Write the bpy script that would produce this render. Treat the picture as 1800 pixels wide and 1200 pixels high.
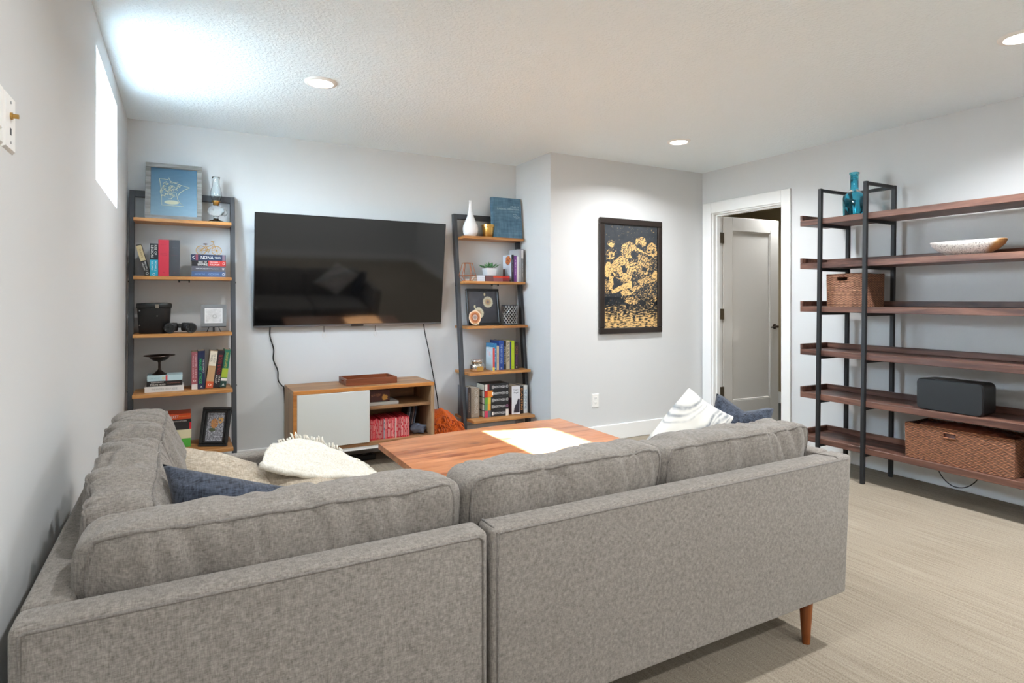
import bpy, bmesh, math, random
from mathutils import Vector, Matrix, Euler, noise

for o in list(bpy.data.objects):
    bpy.data.objects.remove(o)
random.seed(7)
SC = bpy.context.scene
COL = SC.collection
PI = math.pi

# ------------------------------------------------------------------ camera, world, sun, exposure
FOC, YAW, HORIZON, CAMH = 1052.374, 0.5032, 524.774, 1.2331
cam = bpy.data.cameras.new('camera')
cam.sensor_fit = 'HORIZONTAL'
cam.sensor_width = 36.0
cam.lens = 36.0 * FOC / 1800.0
cam.shift_x = 0.0
cam.shift_y = -(600.0 - HORIZON) / 1800.0
cam.clip_start = 0.02
camo = bpy.data.objects.new('camera', cam)
camo.location = (0, 0, CAMH)
camo.rotation_euler = (PI / 2, 0, -YAW)
COL.objects.link(camo)
SC.camera = camo

world = bpy.data.worlds.new('world')
SC.world = world
world.use_nodes = True
wn = world.node_tree.nodes
bg = wn['Background']
# plain daylight sky, brightest towards the horizon, over a dull ground
wt = world.node_tree
tcw = wn.new('ShaderNodeTexCoord')
sepw = wn.new('ShaderNodeSeparateXYZ')
wt.links.new(tcw.outputs['Generated'], sepw.inputs[0])
rw = wn.new('ShaderNodeValToRGB')
mrw = wn.new('ShaderNodeMapRange')
mrw.inputs['From Min'].default_value = -1.0
mrw.inputs['From Max'].default_value = 1.0
wt.links.new(sepw.outputs['Z'], mrw.inputs['Value'])
wt.links.new(mrw.outputs['Result'], rw.inputs['Fac'])
el = rw.color_ramp.elements
el[0].position, el[0].color = 0.0, (.10, .11, .10, 1)
el[1].position, el[1].color = 1.0, (.36, .60, 1.0, 1)
e_ = el.new(.47); e_.color = (.13, .14, .13, 1)
e_ = el.new(.50); e_.color = (.80, .92, 1.0, 1)
e_ = el.new(.70); e_.color = (.58, .79, 1.0, 1)
wt.links.new(rw.outputs['Color'], bg.inputs['Color'])
bg.inputs['Strength'].default_value = 50.0

sun = bpy.data.lights.new('sun', 'SUN')
sun.energy = 130.0
sun.angle = 0.0093
sun.color = (0.54, 0.80, 1.0)
suno = bpy.data.objects.new('sun', sun)
suno.rotation_euler = Vector((1.0, -0.294, -0.681)).to_track_quat('-Z', 'Y').to_euler()
suno.location = (-3, 5, 5)
COL.objects.link(suno)

SC.view_settings.view_transform = 'Standard'
SC.view_settings.look = 'None'
SC.view_settings.gamma = 1.0
SC.view_settings.use_curve_mapping = False
SC.view_settings.exposure = 0.64
LAMP_W = 16.0
try:
    SC.cycles.use_denoising = True
    SC.cycles.denoiser = 'OPENIMAGEDENOISE'
    SC.cycles.max_bounces = 10
    SC.cycles.diffuse_bounces = 6
    SC.cycles.sample_clamp_indirect = 25.0
except Exception:
    pass

# room planes
XL, XR, YT, YB, XS, YBACK, H, BB = -0.3225, 4.3894, 4.7552, 4.1703, 2.6573, -3.0, 2.44, 0.1345

# ------------------------------------------------------------------ materials
def lin(c):
    return tuple(((v / 255) / 12.92 if v / 255 <= 0.04045 else ((v / 255 + 0.055) / 1.055) ** 2.4) for v in c)

MATS = {}
def mat(name, rgb=(200, 200, 200), rough=0.6, metal=0.0, build=None, spec=0.5, **kw):
    if name in MATS:
        return MATS[name]
    m = bpy.data.materials.new(name)
    m.use_nodes = True
    nt = m.node_tree
    p = nt.nodes['Principled BSDF']
    c = lin(rgb)
    p.inputs['Base Color'].default_value = (*c, 1)
    p.inputs['Roughness'].default_value = rough
    p.inputs['Metallic'].default_value = metal
    p.inputs['Specular IOR Level'].default_value = spec
    for k, v in kw.items():
        p.inputs[k.replace('_', ' ')].default_value = v
    if build:
        build(nt, p, c)
    MATS[name] = m
    return m

def N(nt, typ, **props):
    n = nt.nodes.new(typ)
    for k, v in props.items():
        if k.startswith('i_'):
            n.inputs[k[2:].replace('_', ' ')].default_value = v
        else:
            setattr(n, k, v)
    return n

def coords(nt, scale=(1, 1, 1), kind='Object', rot=(0, 0, 0)):
    tc = N(nt, 'ShaderNodeTexCoord')
    mp = N(nt, 'ShaderNodeMapping')
    mp.inputs['Scale'].default_value = scale
    mp.inputs['Rotation'].default_value = rot
    nt.links.new(tc.outputs[kind], mp.inputs['Vector'])
    return mp.outputs['Vector']

def ramp(nt, fac, stops):
    r = N(nt, 'ShaderNodeValToRGB')
    e = r.color_ramp.elements
    while len(e) < len(stops):
        e.new(0.5)
    for i, (pos, col) in enumerate(stops):
        e[i].position = pos
        e[i].color = (*lin(col), 1)
    nt.links.new(fac, r.inputs['Fac'])
    return r.outputs['Color']

def bump(nt, p, height, strength=0.3, dist=0.002):
    b = N(nt, 'ShaderNodeBump')
    b.inputs['Strength'].default_value = strength
    b.inputs['Distance'].default_value = dist
    nt.links.new(height, b.inputs['Height'])
    nt.links.new(b.outputs['Normal'], p.inputs['Normal'])

def b_paint(nt, p, c):
    v = coords(nt)
    n = N(nt, 'ShaderNodeTexNoise', i_Scale=260.0, i_Detail=2.0)
    nt.links.new(v, n.inputs['Vector'])
    bump(nt, p, n.outputs['Fac'], 0.06, 0.002)

def b_ceiling(nt, p, c):
    v = coords(nt)
    n = N(nt, 'ShaderNodeTexNoise', i_Scale=62.0, i_Detail=3.0, i_Roughness=0.6)
    nt.links.new(v, n.inputs['Vector'])
    r = N(nt, 'ShaderNodeMapRange')
    r.inputs['From Min'].default_value = 0.42
    r.inputs['From Max'].default_value = 0.62
    nt.links.new(n.outputs['Fac'], r.inputs['Value'])
    bump(nt, p, r.outputs['Result'], 0.5, 0.004)

def b_carpet(nt, p, c):
    v = coords(nt)
    fine = N(nt, 'ShaderNodeTexNoise', i_Scale=210.0, i_Detail=2.0)
    nt.links.new(v, fine.inputs['Vector'])
    v2 = coords(nt, (75, 2.2, 1))
    rib = N(nt, 'ShaderNodeTexNoise', i_Scale=1.0, i_Detail=3.0)
    nt.links.new(v2, rib.inputs['Vector'])
    big = N(nt, 'ShaderNodeTexNoise', i_Scale=2.2, i_Detail=3.0)
    nt.links.new(v, big.inputs['Vector'])
    a = N(nt, 'ShaderNodeMath', operation='MULTIPLY_ADD')
    nt.links.new(rib.outputs['Fac'], a.inputs[0]); a.inputs[1].default_value = 0.75
    nt.links.new(fine.outputs['Fac'], a.inputs[2])
    b = N(nt, 'ShaderNodeMath', operation='MULTIPLY_ADD')
    nt.links.new(big.outputs['Fac'], b.inputs[0]); b.inputs[1].default_value = 0.3
    nt.links.new(a.outputs[0], b.inputs[2])
    hb = N(nt, 'ShaderNodeMath', operation='MULTIPLY'); hb.inputs[1].default_value = 0.5
    nt.links.new(b.outputs[0], hb.inputs[0])
    col = ramp(nt, hb.outputs[0], [(0.30, (112, 101, 87)), (0.5, (143, 132, 117)), (0.70, (162, 152, 137))])
    nt.links.new(col, p.inputs['Base Color'])
    bump(nt, p, a.outputs[0], 0.7, 0.006)

def fabric(c1, c2, scale=330, st=0.35):
    def f(nt, p, c):
        v1 = coords(nt, (scale, scale * 0.17, scale * 0.17))
        v2 = coords(nt, (scale * 0.17, scale * 0.17, scale))
        v3 = coords(nt, (scale * 0.17, scale, scale * 0.17))
        acc = None
        for v in (v1, v2, v3):
            n = N(nt, 'ShaderNodeTexNoise', i_Scale=1.0, i_Detail=2.0)
            nt.links.new(v, n.inputs['Vector'])
            if acc is None:
                acc = n.outputs['Fac']
            else:
                a = N(nt, 'ShaderNodeMath', operation='ADD')
                nt.links.new(acc, a.inputs[0]); nt.links.new(n.outputs['Fac'], a.inputs[1])
                acc = a.outputs[0]
        d = N(nt, 'ShaderNodeMath', operation='DIVIDE'); d.inputs[1].default_value = 3.0
        nt.links.new(acc, d.inputs[0])
        col = ramp(nt, d.outputs[0], [(0.36, c1), (0.64, c2)])
        nt.links.new(col, p.inputs['Base Color'])
        bump(nt, p, d.outputs[0], st, 0.003)
        p.inputs['Sheen Weight'].default_value = 0.15
        p.inputs['Sheen Roughness'].default_value = 0.6
    return f

def wood(c1, c2, axis='X', scale=9.0, stretch=12.0, bstr=0.12, c3=None, knots=None):
    def f(nt, p, c):
        s = [scale * 3] * 3
        s['XYZ'.index(axis)] = scale * 3 / stretch
        v = coords(nt, tuple(s))
        oi = N(nt, 'ShaderNodeObjectInfo')
        add = N(nt, 'ShaderNodeVectorMath', operation='ADD')
        sc = N(nt, 'ShaderNodeMath', operation='MULTIPLY'); sc.inputs[1].default_value = 37.0
        nt.links.new(oi.outputs['Random'], sc.inputs[0])
        nt.links.new(v, add.inputs[0]); nt.links.new(sc.outputs[0], add.inputs[1])
        n1 = N(nt, 'ShaderNodeTexNoise', i_Scale=0.6, i_Detail=6.0, i_Roughness=0.62, i_Distortion=1.2)
        nt.links.new(add.outputs[0], n1.inputs['Vector'])
        stops = [(0.3, c1), (0.68, c2)] if c3 is None else [(0.28, c3), (0.42, c1), (0.68, c2)]
        col = ramp(nt, n1.outputs['Fac'], stops)
        if knots:
            vk = coords(nt, (3.2, 7.5, 3.2))
            wv = N(nt, 'ShaderNodeTexVoronoi', i_Scale=1.0)
            nt.links.new(vk, wv.inputs['Vector'])
            mk_ = N(nt, 'ShaderNodeMapRange'); mk_.inputs['From Min'].default_value = 0.05; mk_.inputs['From Max'].default_value = 0.17
            nt.links.new(wv.outputs['Distance'], mk_.inputs['Value'])
            mixk = N(nt, 'ShaderNodeMix', data_type='RGBA')
            nt.links.new(mk_.outputs['Result'], mixk.inputs['Factor'])
            mixk.inputs['A'].default_value = (*lin(knots), 1)
            nt.links.new(col, mixk.inputs['B'])
            col = mixk.outputs['Result']
        hs = N(nt, 'ShaderNodeHueSaturation')
        mr = N(nt, 'ShaderNodeMapRange'); mr.inputs['To Min'].default_value = 0.86; mr.inputs['To Max'].default_value = 1.12
        nt.links.new(oi.outputs['Random'], mr.inputs['Value'])
        nt.links.new(mr.outputs['Result'], hs.inputs['Value'])
        nt.links.new(col, hs.inputs['Color'])
        nt.links.new(hs.outputs['Color'], p.inputs['Base Color'])
        bump(nt, p, n1.outputs['Fac'], bstr, 0.002)
    return f

def b_print(nt, p, c):
    a = N(nt, 'ShaderNodeAttribute', attribute_name='Col')
    nt.links.new(a.outputs['Color'], p.inputs['Base Color'])

def b_wicker(c1, c2):
    def f(nt, p, c):
        tc = N(nt, 'ShaderNodeTexCoord')
        sep = N(nt, 'ShaderNodeSeparateXYZ')
        nt.links.new(tc.outputs['Object'], sep.inputs[0])
        s = N(nt, 'ShaderNodeMath', operation='ADD')
        nt.links.new(sep.outputs['X'], s.inputs[0]); nt.links.new(sep.outputs['Y'], s.inputs[1])
        def wave(sock, freq, ph=None):
            m = N(nt, 'ShaderNodeMath', operation='MULTIPLY'); m.inputs[1].default_value = freq
            nt.links.new(sock, m.inputs[0])
            o = m.outputs[0]
            if ph is not None:
                a = N(nt, 'ShaderNodeMath', operation='ADD')
                nt.links.new(o, a.inputs[0]); nt.links.new(ph, a.inputs[1]); o = a.outputs[0]
            q = N(nt, 'ShaderNodeMath', operation='SINE')
            nt.links.new(o, q.inputs[0])
            return q.outputs[0]
        row = wave(sep.outputs['Z'], 2 * PI / 0.015)
        sgn = N(nt, 'ShaderNodeMath', operation='SIGN')
        nt.links.new(row, sgn.inputs[0])
        ph = N(nt, 'ShaderNodeMath', operation='MULTIPLY'); ph.inputs[1].default_value = PI / 2
        nt.links.new(sgn.outputs[0], ph.inputs[0])
        colw = wave(s.outputs[0], 2 * PI / 0.032, ph.outputs[0])
        ab = N(nt, 'ShaderNodeMath', operation='ABSOLUTE')
        nt.links.new(row, ab.inputs[0])
        hgt = N(nt, 'ShaderNodeMath', operation='MULTIPLY_ADD')
        nt.links.new(colw, hgt.inputs[0]); hgt.inputs[1].default_value = 0.35
        nt.links.new(ab.outputs[0], hgt.inputs[2])
        nz = N(nt, 'ShaderNodeTexNoise', i_Scale=40.0, i_Detail=3.0)
        nt.links.new(tc.outputs['Object'], nz.inputs['Vector'])
        mx = N(nt, 'ShaderNodeMath', operation='MULTIPLY_ADD')
        nt.links.new(nz.outputs['Fac'], mx.inputs[0]); mx.inputs[1].default_value = 0.9
        nt.links.new(hgt.outputs[0], mx.inputs[2])
        hv = N(nt, 'ShaderNodeMath', operation='MULTIPLY'); hv.inputs[1].default_value = 0.5
        nt.links.new(mx.outputs[0], hv.inputs[0])
        col = ramp(nt, hv.outputs[0], [(0.28, c1), (0.74, c2)])
        nt.links.new(col, p.inputs['Base Color'])
        bump(nt, p, hgt.outputs[0], 1.0, 0.006)
    return f

def b_glass(col, rough=0.02):
    def f(nt, p, c):
        p.inputs['Transmission Weight'].default_value = 1.0
        p.inputs['IOR'].default_value = 1.45
        p.inputs['Base Color'].default_value = (*lin(col), 1)
        p.inputs['Roughness'].default_value = rough
    return f

mat('wall_paint', (211, 212, 212), 0.85, build=b_paint, spec=0.25)
mat('added_sill_dark', (110, 106, 101), 0.7)  # mid-grey for the added board that soaks up sun bounce
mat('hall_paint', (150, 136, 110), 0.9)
mat('ceiling_paint', (238, 247, 251), 0.95, build=b_ceiling, spec=0.1)
mat('carpet', (178, 168, 152), 1.0, build=b_carpet, spec=0.05)
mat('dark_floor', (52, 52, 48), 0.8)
mat('trim_white', (236, 236, 234), 0.45)
mat('door_paint', (212, 208, 202), 0.5)
mat('plastic_white', (240, 238, 234), 0.4)
mat('nickel', (150, 140, 128), 0.35, 1.0)
mat('steel', (190, 190, 192), 0.3, 1.0)
mat('brass', (196, 158, 92), 0.35, 1.0)
mat('gold', (222, 176, 98), 0.32, 1.0)
mat('copper', (206, 132, 92), 0.3, 1.0)
mat('bronze', (58, 46, 40), 0.35, 0.8)
mat('silver', (225, 220, 212), 0.08, 1.0)
mat('black_plastic', (16, 16, 18), 0.35)
mat('tv_screen', (8, 8, 9), 0.06, spec=0.6)
mat('tv_bezel', (120, 122, 126), 0.35, 0.7)
mat('cord_black', (22, 22, 22), 0.6)
mat('cord_white', (214, 210, 204), 0.6)
mat('sofa_fabric', (150, 143, 135), 0.95, build=fabric((104, 98, 92), (150, 143, 136), 540, 0.22), spec=0.1)
mat('piping_fabric', (136, 128, 120), 0.95, build=fabric((96, 90, 85), (136, 130, 124), 400, 0.3), spec=0.1)
mat('navy_fabric', (58, 66, 84), 0.95, build=fabric((28, 32, 42), (84, 92, 108), 260, 0.6), spec=0.1)
mat('beige_fabric', (176, 162, 144), 0.95, build=fabric((150, 136, 118), (204, 192, 174), 300, 0.4), spec=0.1)
mat('cream_knit', (232, 228, 216), 1.0, build=fabric((205, 199, 184), (246, 243, 234), 420, 0.7), spec=0.05)
mat('orange_knit', (205, 88, 22), 1.0, build=fabric((168, 60, 8), (226, 110, 36), 420, 0.7), spec=0.05)
mat('print', (128, 128, 128), 0.55, build=b_print)
mat('gloss_print', (128, 128, 128), 0.25, build=b_print)
mat('fabric_print', (128, 128, 128), 0.95, build=b_print, spec=0.1)
mat('table_wood', (150, 84, 48), 0.33, Coat_Weight=0.5, Coat_Roughness=0.3, Coat_IOR=1.5, build=wood((182, 108, 62), (216, 148, 98), 'X', 8, 11, 0.06, (140, 70, 36), (112, 52, 26)))
mat('console_wood', (176, 128, 84), 0.45, build=wood((138, 98, 64), (186, 142, 98), 'X', 9, 12, 0.12, (104, 72, 46)))
mat('console_wood_upright', (170, 124, 84), 0.5, build=wood((124, 96, 70), (176, 142, 106), 'Z', 9, 12, 0.12))
mat('console_edge', (190, 122, 58), 0.45, build=wood((164, 98, 42), (204, 138, 70), 'X', 9, 12, 0.1))
mat('ladder_wood', (190, 134, 74), 0.45, build=wood((168, 110, 56), (206, 152, 90), 'X', 9, 12, 0.12, (128, 80, 40)))
mat('walnut', (100, 66, 52), 0.45, build=wood((72, 44, 35), (124, 86, 70), 'Y', 9, 14, 0.12, (44, 27, 22)))
mat('tray_wood', (124, 62, 34), 0.35, build=wood((92, 42, 22), (146, 78, 44), 'X', 9, 10, 0.08))
mat('leg_wood', (122, 62, 20), 0.35, build=wood((92, 42, 10), (146, 80, 30), 'Z', 12, 10, 0.05))
mat('graphite', (62, 64, 68), 0.5, build=None)
mat('black_steel', (36, 37, 39), 0.45, 0.3)
mat('white_lacquer', (214, 214, 208), 0.4)
mat('wicker_light', (170, 112, 82), 0.7, build=b_wicker((74, 40, 26), (204, 146, 116)))
mat('wicker_dark', (140, 84, 52), 0.7, build=b_wicker((46, 25, 15), (172, 110, 76)))
mat('leather_brown', (104, 54, 36), 0.45)
mat('leather_black', (20, 20, 21), 0.45)
mat('rubber_black', (24, 25, 27), 0.55)
mat('speaker_fabric', (20, 22, 25), 0.5)
mat('blue_glass', (0, 168, 200), 0.06, build=b_glass((120, 226, 246), 0.05))
mat('clear_glass', (255, 255, 255), 0.02, build=b_glass((246, 250, 250), 0.0))
mat('ceramic_white', (240, 240, 240), 0.15)
mat('pot_white', (225, 227, 230), 0.5)
mat('leaf_green', (64, 120, 62), 0.5)
mat('soil', (60, 44, 34), 0.9)
mat('paper', (226, 216, 196), 0.9)
mat('barn_wood', (150, 150, 148), 0.8, build=wood((112, 110, 106), (178, 176, 172), 'X', 14, 10, 0.3))
mat('black_frame', (18, 17, 17), 0.3)
mat('poster_frame', (40, 32, 28), 0.35)
mat('grey_frame', (126, 128, 130), 0.5)
mat('magazine_red', (196, 44, 56), 0.35)
mat('crystal', (92, 98, 112), 0.2)
def solid(rgb, rough=0.45):
    return mat('tone_%d_%d_%d' % tuple(rgb), rgb, rough)

def b_emit(strength, col):
    def f(nt, p, c):
        p.inputs['Emission Color'].default_value = (*col, 1)
        p.inputs['Emission Strength'].default_value = strength
    return f
mat('lamp_lens', (255, 255, 255), 0.5, build=b_emit(14.0, (1.0, 0.93, 0.84)))

def b_bowl(nt, p, c):
    tc = N(nt, 'ShaderNodeTexCoord')
    n1 = N(nt, 'ShaderNodeTexNoise', i_Scale=150.0, i_Detail=2.0)
    nt.links.new(tc.outputs['Object'], n1.inputs['Vector'])
    sp_ = ramp(nt, n1.outputs['Fac'], [(0.30, (112, 110, 112)), (0.42, (196, 190, 184)), (0.6, (222, 218, 212))])
    sx = N(nt, 'ShaderNodeSeparateXYZ')
    nt.links.new(tc.outputs['Object'], sx.inputs[0])
    m1 = N(nt, 'ShaderNodeMath', operation='MULTIPLY_ADD'); m1.inputs[1].default_value = 0.9
    nt.links.new(sx.outputs['Z'], m1.inputs[0]); nt.links.new(sx.outputs['Y'], m1.inputs[2])
    mr = N(nt, 'ShaderNodeMapRange'); mr.inputs['From Min'].default_value = 3.075; mr.inputs['From Max'].default_value = 3.055
    nt.links.new(m1.outputs[0], mr.inputs['Value'])
    mx = N(nt, 'ShaderNodeMix', data_type='RGBA')
    nt.links.new(mr.outputs['Result'], mx.inputs['Factor'])
    nt.links.new(sp_, mx.inputs['A'])
    mx.inputs['B'].default_value = (*lin((176, 132, 82)), 1)
    nt.links.new(mx.outputs['Result'], p.inputs['Base Color'])
mat('terrazzo', (220, 216, 210), 0.4, build=b_bowl)

def M(n):
    return MATS[n] if isinstance(n, str) else n

# ------------------------------------------------------------------ scene graph helpers
def mworld(o):
    m = Matrix.LocRotScale(o.location, o.rotation_euler, o.scale)
    return mworld(o.parent) @ m if o.parent else m

def tag(o, label=None, cat=None, group=None, kind=None):
    if label: o['label'] = label
    if cat: o['category'] = cat
    if group: o['group'] = group
    if kind: o['kind'] = kind
    return o

def thing(name, label, cat, loc=(0, 0, 0), rot=(0, 0, 0), group=None):
    o = bpy.data.objects.new(name, None)
    o.empty_display_size = 0.05
    o.location = loc
    o.rotation_euler = rot
    COL.objects.link(o)
    return tag(o, label, cat, group)

def mk(name, geo, m, parent=None, local=False, smooth=35, colors=None, label=None):
    """link one mesh object; geo = (verts, faces) in world space unless local"""
    verts, faces = geo
    if parent is not None and not local:
        inv = mworld(parent).inverted()
        verts = [inv @ Vector(v) for v in verts]
    me = bpy.data.meshes.new(name)
    me.from_pydata([tuple(v) for v in verts], [], faces)
    me.update()
    if smooth:
        me.polygons.foreach_set('use_smooth', [True] * len(me.polygons))
        if smooth < 180:
            me.set_sharp_from_angle(angle=math.radians(smooth))
    if colors is not None:
        at = me.color_attributes.new('Col', 'FLOAT_COLOR', 'POINT')
        flat = []
        for c in colors:
            flat += [c[0], c[1], c[2], 1.0]
        at.data.foreach_set('color', flat)
    me.materials.append(M(m))
    o = bpy.data.objects.new(name, me)
    COL.objects.link(o)
    if parent is not None:
        o.parent = parent
    if label:
        o['label'] = label
    return o

def struct(name, geo, m, smooth=35):
    return tag(mk(name, geo, m, smooth=smooth), kind='structure')

# ------------------------------------------------------------------ geometry
def join(*gs):
    V, F = [], []
    for v, f in gs:
        k = len(V)
        V += list(v)
        F += [tuple(i + k for i in q) for q in f]
    return V, F

def bmgeo(bm):
    bm.verts.ensure_lookup_table()
    bm.verts.index_update()
    g = [v.co.copy() for v in bm.verts], [tuple(v.index for v in f.verts) for f in bm.faces]
    bm.free()
    return g

def box(x0, x1, y0, y1, z0, z1, bev=0.0, seg=1):
    if x1 < x0: x0, x1 = x1, x0
    if y1 < y0: y0, y1 = y1, y0
    if z1 < z0: z0, z1 = z1, z0
    if bev <= 0:
        v = [Vector(p) for p in ((x0, y0, z0), (x1, y0, z0), (x1, y1, z0), (x0, y1, z0), (x0, y0, z1), (x1, y0, z1), (x1, y1, z1), (x0, y1, z1))]
        return v, [(0, 3, 2, 1), (4, 5, 6, 7), (0, 1, 5, 4), (1, 2, 6, 5), (2, 3, 7, 6), (3, 0, 4, 7)]
    bm = bmesh.new()
    bmesh.ops.create_cube(bm, size=1.0)
    for q in bm.verts:
        q.co = Vector((x0 + (q.co.x + .5) * (x1 - x0), y0 + (q.co.y + .5) * (y1 - y0), z0 + (q.co.z + .5) * (z1 - z0)))
    bmesh.ops.bevel(bm, geom=bm.edges[:], offset=bev, segments=seg, profile=0.5, affect='EDGES')
    return bmgeo(bm)

def hexa(c, bev=0.0, seg=1):
    """box from 8 corners: bottom 4 (ccw from above), top 4"""
    bm = bmesh.new()
    vs = [bm.verts.new(p) for p in c]
    for f in [(0, 3, 2, 1), (4, 5, 6, 7), (0, 1, 5, 4), (1, 2, 6, 5), (2, 3, 7, 6), (3, 0, 4, 7)]:
        bm.faces.new([vs[i] for i in f])
    if bev > 0:
        bmesh.ops.bevel(bm, geom=bm.edges[:], offset=bev, segments=seg, profile=0.5, affect='EDGES')
    return bmgeo(bm)

def tube(pts, r, seg=8, closed=False):
    pts = [Vector(p) for p in pts]
    n = len(pts)
    rs = r if isinstance(r, (list, tuple)) else [r] * n
    V, F = [], []
    t0 = (pts[1] - pts[0]).normalized()
    up = Vector((0, 0, 1)) if abs(t0.z) < 0.9 else Vector((1, 0, 0))
    nrm = t0.cross(up).normalized()
    for i in range(n):
        if closed:
            t = (pts[(i + 1) % n] - pts[i - 1]).normalized()
        else:
            t = (pts[min(i + 1, n - 1)] - pts[max(i - 1, 0)]).normalized()
        nrm = (nrm - t * nrm.dot(t))
        nrm = nrm.normalized() if nrm.length > 1e-6 else t.orthogonal().normalized()
        b = t.cross(nrm)
        for k in range(seg):
            a = 2 * PI * k / seg
            V.append(pts[i] + (nrm * math.cos(a) + b * math.sin(a)) * rs[i])
    m = n if closed else n - 1
    for i in range(m):
        for k in range(seg):
            a, b_ = i * seg + k, i * seg + (k + 1) % seg
            c, d = ((i + 1) % n) * seg + (k + 1) % seg, ((i + 1) % n) * seg + k
            F.append((a, b_, c, d))
    if not closed:
        F.append(tuple(reversed(range(seg))))
        F.append(tuple((n - 1) * seg + k for k in range(seg)))
    return V, F

def smoothpath(pts, k=6):
    pts = [Vector(p) for p in pts]
    out = []
    for i in range(len(pts) - 1):
        p0, p1, p2, p3 = pts[max(i - 1, 0)], pts[i], pts[i + 1], pts[min(i + 2, len(pts) - 1)]
        for j in range(k):
            t = j / k
            out.append(0.5 * ((2 * p1) + (p2 - p0) * t + (2 * p0 - 5 * p1 + 4 * p2 - p3) * t * t + (3 * p1 - p0 - 3 * p2 + p3) * t ** 3))
    out.append(pts[-1])
    return out

def lathe(prof, c, seg=24, cap0=True, cap1=True):
    c = Vector(c)
    V, F = [], []
    for r, z in prof:
        for k in range(seg):
            a = 2 * PI * k / seg
            V.append(c + Vector((r * math.cos(a), r * math.sin(a), z)))
    for i in range(len(prof) - 1):
        for k in range(seg):
            k2 = (k + 1) % seg
            F.append((i * seg + k, i * seg + k2, (i + 1) * seg + k2, (i + 1) * seg + k))
    if cap0: F.append(tuple(reversed(range(seg))))
    if cap1: F.append(tuple((len(prof) - 1) * seg + k for k in range(seg)))
    return V, F

def prism(poly, z0, z1, bev=0.0):
    bm = bmesh.new()
    a = [bm.verts.new((x, y, z0)) for x, y in poly]
    b = [bm.verts.new((x, y, z1)) for x, y in poly]
    n = len(poly)
    bm.faces.new(list(reversed(a)))
    bm.faces.new(b)
    for i in range(n):
        bm.faces.new((a[i], a[(i + 1) % n], b[(i + 1) % n], b[i]))
    bmesh.ops.recalc_face_normals(bm, faces=bm.faces[:])
    if bev:
        bmesh.ops.bevel(bm, geom=bm.edges[:], offset=bev, segments=1, profile=0.5, affect='EDGES')
    return bmgeo(bm)

def xform(geo, m):
    return [m @ Vector(v) for v in geo[0]], geo[1]

def sphere(c, r, seg=12, rings=8, sc=(1, 1, 1)):
    c = Vector(c)
    prof = []
    V, F = [], []
    for i in range(rings + 1):
        th = PI * i / rings
        for k in range(seg):
            a = 2 * PI * k / seg
            V.append(c + Vector((r * sc[0] * math.sin(th) * math.cos(a), r * sc[1] * math.sin(th) * math.sin(a), -r * sc[2] * math.cos(th))))
    for i in range(rings):
        for k in range(seg):
            k2 = (k + 1) % seg
            F.append((i * seg + k, i * seg + k2, (i + 1) * seg + k2, (i + 1) * seg + k))
    return V, F

def fbm(p, s, o=3):
    return noise.fractal(Vector(p) * s, 1.0, 2.0, o)

# ---- soft box cushion from 8 corners
def cushion_fn(c8, puff=(0.0, 0.25, 0.10), p=11.0, wr=0.006, seed=0.0):
    """c8 indexed [u][v][w] -> (u=length, v=thickness, w=height)"""
    c8 = [Vector(q) for q in c8]
    L = (c8[4] - c8[0]).length
    def fn(u, v, w):
        s = (abs(u) ** p + abs(v) ** p + abs(w) ** p) ** (1 / p)
        s = max(s, 1e-6)
        u_, v_, w_ = u / s, v / s, w / s
        u2 = u_ * (1 + puff[0] * (1 - v_ * v_) * (1 - w_ * w_))
        v2 = v_ * (1 + puff[1] * (1 - u_ ** 4) * (1 - w_ * w_))
        w2 = w_ * (1 + puff[2] * (1 - u_ ** 4) * (1 - v_ * v_))
        a, b, c = (u2 + 1) / 2, (v2 + 1) / 2, (w2 + 1) / 2
        P = Vector((0, 0, 0))
        for i in (0, 1):
            for j in (0, 1):
                for k in (0, 1):
                    P += c8[i * 4 + j * 2 + k] * ((a if i else 1 - a) * (b if j else 1 - b) * (c if k else 1 - c))
        ax = (c8[4] - c8[0]).normalized()
        t = P.dot(ax)
        q = Vector((t * 11 + seed, P.z * 3 + v_ * 0.5, seed * 1.7))
        qs = Vector((t * 15 + seed * 3 + P.z * 4, P.z * 2.2, v_ * .8))
        crease = max(0.0, 1 - abs(noise.noise(qs)) * 7) * (.35 + .65 * abs(noise.noise(P * 3.1 + Vector((0, seed, 2)))))
        d = noise.noise(q) * wr + noise.noise(P * 5 + Vector((seed, 0, 0))) * wr * 0.9 - crease * wr * 1.1
        nv = (c8[2] - c8[0]).normalized() * v_ + (c8[1] - c8[0]).normalized() * w_
        return P + nv * d
    return fn

def cushion_geo(fn, nu=72, nv=14, nw=26):
    idx, V, F = {}, [], []
    def vid(i, j, k):
        key = (i, j, k)
        if key not in idx:
            idx[key] = len(V)
            V.append(fn(2 * i / nu - 1, 2 * j / nv - 1, 2 * k / nw - 1))
        return idx[key]
    for i in range(nu):
        for j in range(nv):
            F.append((vid(i, j, 0), vid(i, j + 1, 0), vid(i + 1, j + 1, 0), vid(i + 1, j, 0)))
            F.append((vid(i, j, nw), vid(i + 1, j, nw), vid(i + 1, j + 1, nw), vid(i, j + 1, nw)))
        for k in range(nw):
            F.append((vid(i, 0, k), vid(i + 1, 0, k), vid(i + 1, 0, k + 1), vid(i, 0, k + 1)))
            F.append((vid(i, nv, k), vid(i, nv, k + 1), vid(i + 1, nv, k + 1), vid(i + 1, nv, k)))
    for j in range(nv):
        for k in range(nw):
            F.append((vid(0, j, k), vid(0, j, k + 1), vid(0, j + 1, k + 1), vid(0, j + 1, k)))
            F.append((vid(nu, j, k), vid(nu, j + 1, k), vid(nu, j + 1, k + 1), vid(nu, j, k + 1)))
    return V, F

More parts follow.
